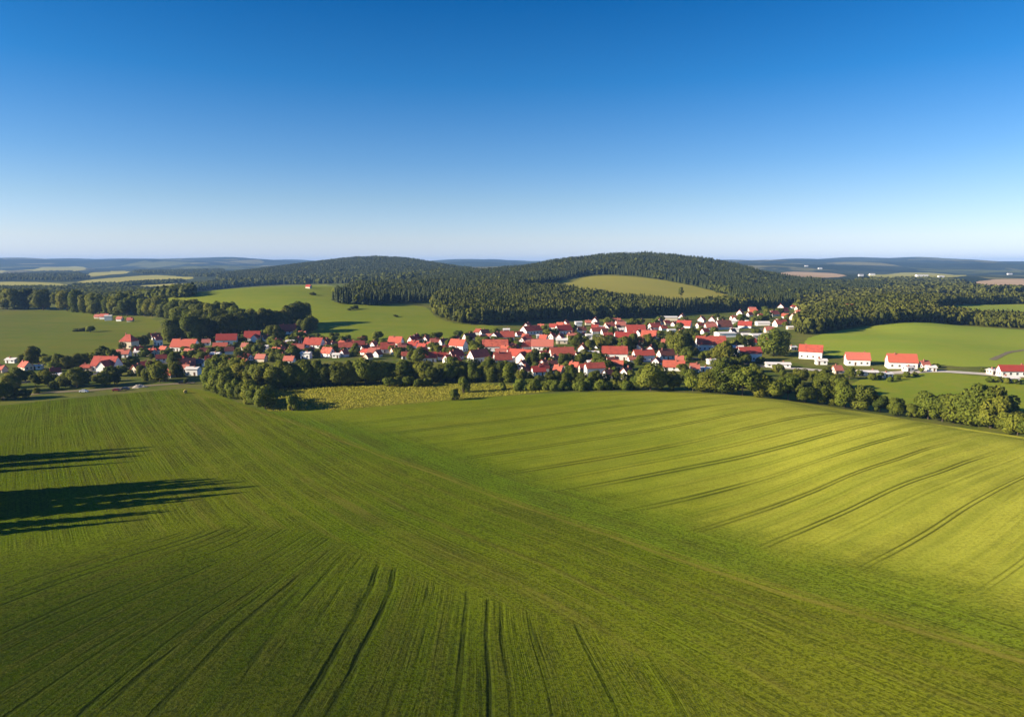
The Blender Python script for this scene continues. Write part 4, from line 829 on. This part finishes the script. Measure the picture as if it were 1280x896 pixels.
trees('in the big round hedge along the field crest', [(797, 487, 20), (813, 488, 36, 1.1), (826, 487, 24), (842, 488, 21, 1.1), (866, 489, 21, 1.15), (888, 490, 32, 1.15), (908, 492, 40), (928, 494, 37, 1.05), (950, 496, 30), (966, 498, 26), (985, 500, 36, 1.0), (1006, 503, 24)], (20, 30), 'round', 1.12, 1.2, 'round hedge trees')
trees('in the rear of the round hedge', along(((830, 480), (900, 483), (1010, 494)), 9, 3), (15, 21), 'round', 1.05, 1.1, 'round hedge trees')
trees('in the hedge descending east along the crop crest', [(1022, 504, 30), (1040, 506, 26), (1056, 509, 30), (1078, 512, 32), (1100, 515, 22), (1120, 519, 24), (1141, 522, 18), (1160, 524, 36), (1178, 527, 34)], (20, 30), 'round', 1.1, 1.15, 'crest hedge trees')
trees('of the high group at the hedge\'s east end', [(1192, 529, 38), (1208, 531, 48, .95), (1224, 533, 56, .95), (1238, 535, 54, .95), (1252, 532, 40), (1200, 524, 34), (1218, 520, 40)], (30, 40), 'round', 1.05, 1.1, 'crest hedge trees')
trees('low at the east edge beyond the crop crest', [(1258, 542, 28), (1272, 544, 30), (1290, 547, 30), (1266, 536, 22)], (20, 30), 'round', 1.15, 1.15, 'crest hedge trees')
trees('between the round hedge and the eastern farms', [(1000, 480, 20), (1012, 472, 10), (1030, 486, 26), (1045, 488, 22), (1062, 474, 14), (1020, 478, 16), (978, 470, 9), (950, 470, 9), (1053, 494, 24), (1035, 470, 12)], (10, 20), 'round', 1.1, 1.15, 'farm trees')
trees('in the little hedge before the two gabled farmhouses', [(1090, 475, 9), (1100, 473, 9), (1112, 477, 7), (1122, 475, 7), (1133, 472, 8), (1144, 470, 6), (1064, 466, 8), (1076, 470, 8), (1152, 465, 6)], (6, 9), 'shrub', 1.0, 1.0, 'farm bushes')
trees('beside the white road at the east edge', [(1237, 478, 7), (1248, 478, 8), (1258, 479, 8), (1270, 480, 7), (1228, 464, 5), (1170, 460, 6)], (6, 9), 'shrub', 1.1, .95, 'roadside bushes')
trees('towering beside the long white shed, giant of the village', [(967, 445, 36, 1.05)], (40, 40), 'round', 1.15, 1.2, None, desc='huge')
trees('in the tall clump left of the orange-roofed hall', [(838, 437, 24), (847, 442, 30, 1.0), (857, 440, 26), (864, 430, 22), (871, 434, 18)], (20, 30), 'mix', 1.0, .95, 'village trees', tallfrac=.2)
trees('between the two big eastern village houses', [(896, 452, 20), (906, 454, 28, .95), (915, 452, 18), (884, 450, 12), (926, 436, 18), (938, 434, 14), (877, 452, 12)], (14, 24), 'round', 1.0, 1.0, 'village trees')
trees('in the green belt across the middle of the village', [(722, 438, 20), (731, 440, 16), (744, 437, 18), (753, 438, 19), (762, 438, 18), (772, 436, 14), (782, 439, 20), (790, 438, 22), (799, 437, 18), (810, 435, 16), (820, 437, 14), (828, 439, 12)], (12, 20), 'round', 1.0, .9, 'village trees')
trees('scattered through the gardens below the green belt', [(731, 448, 13), (738, 449, 10), (745, 450, 11), (705, 456, 15), (712, 453, 12), (690, 458, 12), (664, 455, 16), (668, 449, 14), (680, 462, 9), (640, 466, 14), (612, 458, 14), (800, 455, 12)], (9, 15), 'round', 1.05, .95, 'garden trees')
trees('scattered in the western half of the red roofs', [(592, 436, 12), (586, 431, 12), (598, 428, 7), (560, 433, 9), (548, 442, 12), (531, 433, 8), (512, 440, 9), (497, 444, 11), (527, 452, 20), (514, 451, 14), (470, 429, 8), (455, 428, 10)], (8, 13), 'round', 1.05, .9, 'garden trees')
trees('in the gardens behind the second alder rank', [(368, 447, 17), (378, 446, 10), (396, 446, 9), (356, 446, 9), (340, 453, 9), (300, 452, 16), (297, 446, 10), (322, 443, 10), (430, 440, 7), (444, 436, 8), (402, 438, 7), (289, 441, 12)], (8, 14), 'round', 1.05, .85, 'garden trees')
trees('at the corner where the sloping meadow meets roofs', [(384, 416, 20, .9), (391, 414, 20, .9), (378, 414, 15), (345, 424, 18), (338, 424, 18), (352, 424, 12), (372, 420, 10), (366, 424, 9), (398, 424, 8), (415, 424, 9), (421, 424, 9), (435, 426, 8)], (8, 14), 'round', 1.0, .85, 'garden trees')
trees('among the roofs of the western cluster', [(220, 472, 22), (224, 459, 20), (231, 448, 10), (250, 447, 12), (262, 445, 10), (248, 462, 8), (215, 452, 12), (190, 450, 9), (241, 446, 9), (268, 452, 9), (272, 425, 8), (295, 436, 9)], (8, 14), 'round', 1.0, .85, 'garden trees')
trees('beside the lane below the western cluster', [(192, 476, 26, .8), (200, 478, 26, .9), (183, 476, 16), (176, 470, 14), (196, 462, 12), (164, 470, 9), (233, 480, 8)], (12, 26), 'mix', 1.0, 1.05, 'western trees', tallfrac=.3)
trees('along the far side of the western farmyard', [(29, 454, 13), (41, 456, 24, .9), (56, 456, 14), (64, 457, 14), (74, 461, 20), (84, 461, 18), (95, 460, 19), (106, 457, 16), (117, 455, 15), (129, 455, 24), (138, 456, 21), (147, 450, 11)], (12, 22), 'round', .95, .82, 'western trees')
trees('in the nearer western gardens by the farm track', [(12, 490, 26), (24, 478, 20), (44, 484, 18), (52, 472, 10), (60, 482, 22), (68, 487, 12), (82, 484, 20), (97, 485, 26), (105, 482, 14), (131, 482, 20), (143, 480, 17), (120, 478, 10)], (12, 22), 'round', 1.0, .95, 'western trees')
trees('low by the track at the west edge', [(4, 500, 26), (20, 498, 14), (32, 497, 13), (46, 492, 9), (-8, 500, 24), (-14, 486, 22)], (9, 16), 'round', 1.0, .9, 'western trees')
trees('beside the hipped house in the upper west corner', [(153, 437, 10), (168, 440, 9), (174, 433, 13), (181, 432, 14), (187, 424, 9), (211, 428, 13), (216, 424, 15), (148, 444, 8)], (8, 14), 'round', 1.05, .75, 'western trees')
trees('in the front rank of the broadleaf wood', along(((216, 426), (235, 427), (262, 424), (285, 423), (312, 420)), 11, 2), (28, 36), 'round', 1.0, .88, 'broadleaf wood')
trees('in the middle rank of the broadleaf wood', along(((222, 415), (270, 414), (320, 411)), 9, 3), (26, 32), 'round', 1.0, .9, 'broadleaf wood')
trees('in the rear rank of the broadleaf wood', along(((198, 399), (240, 401), (290, 405)), 9, 3), (22, 28), 'mix', 1.0, .85, 'broadleaf wood', tallfrac=.2)
trees('in the tongue of wood reaching over the sloping meadow', along(((312, 417), (340, 413), (365, 409), (384, 404)), 10, 2), (24, 30), 'mix', 1.0, .8, 'broadleaf wood', tallfrac=.3)
trees('in the row above the left meadow farm', along(((72, 388), (100, 391), (140, 394), (180, 395), (205, 398)), 14, 3), (22, 29), 'mix', .95, .9, 'meadow row trees', tallfrac=.4)
trees('in the dark clump west of the meadow row', along(((-12, 386), (30, 387), (60, 387)), 8, 3), (22, 28), 'round', 1.0, .7, 'meadow row trees')
trees('alone on the left meadow', [(113, 415, 8, 1.1)], (8, 8), 'shrub', 1.1, 1.0, None, desc='single rounded')
trees('of the low dark pair beside the meadow bush', [(97, 414, 4, 1.6), (103, 414, 4.5, 1.5)], (4, 4), 'shrub', 1.5, .6, 'meadow scrub')
trees('of the little scrub patches on the sloping meadow', [(391, 369, 4, 1.6), (440, 387, 4, 1.4), (445, 386, 5), (494, 396, 3, 1.8), (374, 400, 8), (381, 402, 6), (436, 388, 3, 1.4)], (4, 6), 'shrub', 1.1, .7, 'meadow scrub')
trees('standing alone on the clearing in the wooded hill', [(851, 372, 13)], (12, 12), 'thin', 1.0, .8, None, desc='thin dark')
print('TREES', NTREE)
def garden_fill(phrase, box, n, h=(8, 14), group='garden bushes'):
    """low bushes between the houses of one part of the village"""
    out = []
    for _ in range(400):
        if len(out) >= n: break
        px = rt.uniform(box[0], box[2]); py = rt.uniform(box[1], box[3])
        x, y, z = at(px, py)
        if all(math.hypot(x - a, y - b) > r * .9 + 2.5 for a, b, r in HOUSE_SPOTS) and all(math.hypot(px - q[0], (py - q[1]) * 2.5) > 6 for q in out): out.append((px, py))
    trees(phrase, out, h, 'shrub', 1.15, .85, group, clear=False)
garden_fill('in the gardens of the western cluster', (160, 440, 262, 476), 14)
garden_fill('in the gardens below the broadleaf wood', (232, 428, 330, 452), 14)
garden_fill('in the gardens behind the alder block', (326, 424, 392, 452), 14)
garden_fill('in the gardens behind the alder row', (392, 428, 470, 447), 14, (7, 11))
garden_fill('in the gardens along the sloping meadow foot', (470, 424, 560, 450), 14, (7, 11))
garden_fill('in the gardens near the spruce corner', (560, 416, 660, 442), 16, (7, 11))
garden_fill('in the gardens before the big orange roof', (560, 442, 680, 468), 14)
garden_fill('in the gardens around the white yard', (680, 440, 800, 470), 16)
garden_fill('in the gardens of the crowded upper rows', (680, 404, 810, 432), 16, (6, 10))
garden_fill('in the gardens beside the orange terrace', (800, 402, 870, 436), 14, (6, 10))
garden_fill('in the gardens around the long white sheds', (870, 396, 950, 430), 14, (6, 10))
garden_fill('in the gardens at the far village top', (925, 384, 1005, 412), 14, (6, 10))
garden_fill('in the gardens before the round crowned giant', (840, 432, 1000, 466), 16)
garden_fill('in the gardens of the western farmyard', (10, 452, 160, 480), 14)
# ------------------------------------------------------------------ small things
def car(px, py, yaw, paint, label, cat='car'):
    x, y, z = at(px, py); z = float(h_xy(x, y)[0]) + .12; o = empty('parked_car', (x, y, z), math.radians(yaw)); mb = MB()
    prof = [(-2.1, .35), (2.1, .35), (2.12, .75), (1.2, .92), (.55, 1.42), (-1.2, 1.45), (-1.95, 1.0), (-2.12, .7)]
    mb.prism([(a, b) for a, b in prof][::-1], -.85, .85, 0, 'y'); link('body', mb.mesh('body', M[paint]), o)
    mg = MB()
    mg.prism([(1.02, .96), (.52, 1.36), (-1.12, 1.38), (-1.6, 1.0)], -.856, -.851, 0, 'y'); link('side_window', mg.mesh('side_window', M['glass']), o)
    for wx in (-1.3, 1.3):
        for wy in (-.8, .8): mw = MB(); mw.cyl((wx, wy, .33), .33, .22); link('wheel', mw.mesh('wheel', M['tyre']), o)
    tag(o, label, cat)
car(228, 479.5, 12, 'car_dark', 'dark car parked below the western cluster by the alder block')
car(146, 489, 8, 'car_red', 'dark red car parked on the grassy track left of the stones')
car(157, 487.5, 5, 'car_dark', 'dark car parked on the track beside the pale stone heap')
car(105, 490.5, 4, 'car_white', 'white car parked on the farm track between the western trees')
car(1092, 468.5, 0, 'car_dark', 'dark car parked before the white shed at the farmhouses')
def bale(px, py):
    x, y, z = at(px, py); z = float(h_xy(x, y)[0]); mb = MB(); r = .95; prof = [(.55, -.62), (.86, -.62), (r, -.5), (r, .5), (.86, .62), (.55, .62)]; n = 22
    for k in range(n):
        for q, t in prof: a = 6.2832 * k / n; mb.v.append((q * math.cos(a), t, r + q * math.sin(a)))
    m = len(prof)
    for k in range(n):
        for j in range(m - 1): mb.f.append([k * m + j, k * m + j + 1, ((k + 1) % n) * m + j + 1, ((k + 1) % n) * m + j]); mb.m.append(0)
    mb.f.append([k * m for k in range(n)]); mb.f.append([k * m + m - 1 for k in range(n)][::-1]); mb.m += [0, 0]
    o = link('straw_bale', mb.mesh('straw_bale', M['straw'], True)); o.location = (x, y, z - .05); o.rotation_euler = (0, 0, .5); tag(o, 'round straw bale lying at the top of the crop field', 'bale')
bale(232, 491.5)
def stones(px, py):
    x, y, z = at(px, py); rg = np.random.default_rng(3); o = empty('stone_heap', (x, y, z)); V, F, off = [], [], 0; mb = MB()
    n, m = 22, 8
    for i in range(n):
        for j in range(m):
            a = 6.2832 * i / n; f = j / (m - 1); r = 1 - f; q = 1 + .22 * math.sin(3 * a + 1) + rg.uniform(-.12, .12); mb.v.append((4.2 * r * q * math.cos(a), 2.2 * r * q * math.sin(a), 1.5 * (1 - r ** 2) * (1 + rg.uniform(-.2, .2)) - .1))
    for i in range(n):
        for j in range(m - 1): mb.f.append([i * m + j, ((i + 1) % n) * m + j, ((i + 1) % n) * m + j + 1, i * m + j + 1]); mb.m.append(0)
    bpy.data.objects.remove(o); o = link('stone_heap', mb.mesh('stone_heap', M['stone'])); o.location = (x, y, z); tag(o, 'pale heap of stones beside the grassy farm track', 'stones')
stones(174, 484)
# ------------------------------------------------------------------ light, air, camera
def world():
    """Nishita sky; the falling-off of brightness with height is deepened as by a polarising filter"""
    w = bpy.data.worlds.new('World'); SC.world = w; w.use_nodes = True; t = w.node_tree; bg = t.nodes['Background']
    s = t.nodes.new('ShaderNodeTexSky'); s.sky_type = 'NISHITA'; s.sun_disc = False; s.sun_elevation = math.radians(SUN_EL); s.sun_rotation = math.radians(SUN_AZ % 360)
    s.altitude = 300; s.air_density = 1.0; s.dust_density = .3; s.ozone_density = 3.0
    tc = t.nodes.new('ShaderNodeTexCoord'); sp = t.nodes.new('ShaderNodeSeparateXYZ'); t.links.new(tc.outputs['Generated'], sp.inputs[0])
    cr = t.nodes.new('ShaderNodeValToRGB'); t.links.new(sp.outputs['Z'], cr.inputs[0]); e = cr.color_ramp.elements
    stops = ((0, (.80, .90, 1.40)), (.035, (.84, .83, 1.06)), (.087, (.64, .72, .88)), (.139, (.42, .63, .85)), (.242, (.11, .49, .80)), (.342, (.015, .37, .70)), (.6, (.015, .30, .66)))
    while len(e) < len(stops): e.new(.5)
    for q, (p_, c) in zip(e, stops): q.position = p_; q.color = tuple(v / 1.5 for v in c) + (1,)
    k = t.nodes.new('ShaderNodeMix'); k.data_type = 'RGBA'; k.blend_type = 'MULTIPLY'; k.inputs[0].default_value = 1; t.links.new(s.outputs[0], k.inputs[6]); t.links.new(cr.outputs[0], k.inputs[7])
    t.links.new(k.outputs[2], bg.inputs['Color']); bg.inputs[1].default_value = .08 * 1.5
world()
sd = bpy.data.lights.new('sun', 'SUN'); sd.energy = 5.0; sd.angle = math.radians(.5); sd.color = (1.0, .86, .66)
so = bpy.data.objects.new('sun', sd); COL.objects.link(so); so.rotation_euler = Vector(-SUN).to_track_quat('-Z', 'Y').to_euler()
def haze():
    mb = MB(); mb.box(-14000, 14000, -3000, 16200, -60, float(GX[:, 2].max()) + 30); m = bpy.data.materials.new('haze'); m.use_nodes = True; t = m.node_tree; t.nodes.clear()
    v = t.nodes.new('ShaderNodeVolumePrincipled'); v.inputs['Color'].default_value = (.27, .52, 1.0, 1); v.inputs['Density'].default_value = HAZE; v.inputs['Anisotropy'].default_value = 0.0
    o = t.nodes.new('ShaderNodeOutputMaterial'); t.links.new(v.outputs[0], o.inputs['Volume'])
    tag(link('haze', mb.mesh('haze', m)), 'thin bluish air that fades the far ridges', 'haze', kind='stuff')
HAZE = 6e-5
haze()
cd = bpy.data.cameras.new('camera'); cd.sensor_width = 36; cd.lens = 36 * FPX / PW; cd.clip_start = 1; cd.clip_end = 60000
co = bpy.data.objects.new('camera', cd); COL.objects.link(co); co.location = (0, 0, CAM_Z); co.rotation_euler = (math.pi / 2 - PITCH, 0, 0); SC.camera = co
SC.view_settings.view_transform = 'Standard'; SC.view_settings.look = 'None'; SC.view_settings.exposure = 1.2; SC.view_settings.gamma = 1
SC.cycles.max_bounces = 6; SC.cycles.diffuse_bounces = 2; SC.cycles.volume_bounces = 0; SC.cycles.transparent_max_bounces = 4
SC.cycles.use_denoising = True

# ------------------------------------------------------------------ labels: what can be seen is counted from the left
def seen_things():
    """rough count of the picture cells each thing keeps when nearer things are laid over farther ones"""
    bpy.context.view_layer.update(); ids = np.full((260, 1320), -1, np.int32); recs = [r for _, _, rec in CLUSTERS for r in rec]; boxes = []
    for k, r in enumerate(recs):
        o = r[1]; X = [(c.matrix_world @ Vector(v)) for c in o.children for v in c.bound_box if c.name.split('.')[0] not in ('trunk', 'stem', 'window', 'door')]
        z0 = o.location.z; q = np.array([pix_of(v.x, v.y, max(v.z, z0)) for v in X]); boxes.append((o.location.y, k, q[:, 0].min(), q[:, 0].max(), q[:, 1].min(), q[:, 1].max(), r[4] in ('tree', 'bush')))
    gy, gx = np.mgrid[0:260, 0:1320]; gx = gx - 19.5; gy = gy + 320.5
    for d, k, x0, x1, y0, y1, rnd in sorted(boxes, reverse=True):
        i0, i1, j0, j1 = max(0, int(y0 - 320)), min(260, int(y1 - 319)), max(0, int(x0 + 20)), min(1320, int(x1 + 21))
        if i1 <= i0 or j1 <= j0: continue
        sy, sx = gy[i0:i1, j0:j1], gx[i0:i1, j0:j1]; m = (((sx - (x0 + x1) / 2) / max(.5, (x1 - x0) / 2)) ** 2 + ((sy - (y0 + y1) / 2) / max(.5, (y1 - y0) / 2)) ** 2 < 1) if rnd else np.ones(sx.shape, bool)
        m &= (sx >= 0) & (sx < 1280); ids[i0:i1, j0:j1][m] = k
    return {recs[k][1].name: int(n) for k, n in zip(*np.unique(ids, return_counts=True)) if k >= 0}
HITS = seen_things()
for phrase, group, rec in CLUSTERS:
    vis = sorted([r for r in rec if HITS.get(r[1].name, 0) >= 2], key=lambda r: r[0]); hid = [r for r in rec if HITS.get(r[1].name, 0) < 2]
    bynoun = {}
    for r in vis: bynoun.setdefault(r[3], []).append(r)
    for nn, rs in bynoun.items():
        for i, (px, o, d, _, cat) in enumerate(rs): tag(o, f'{d} {ordinal(i, len(rs), nn)} {phrase}', cat, group)
    for px, o, d, nn, cat in hid: tag(o, f'{nn} quite hidden behind its neighbours {phrase}', cat, f'hidden {nn} {phrase}')
print('HIDDEN', sum(1 for _, _, rec in CLUSTERS for r in rec if HITS.get(r[1].name, 0) < 2))
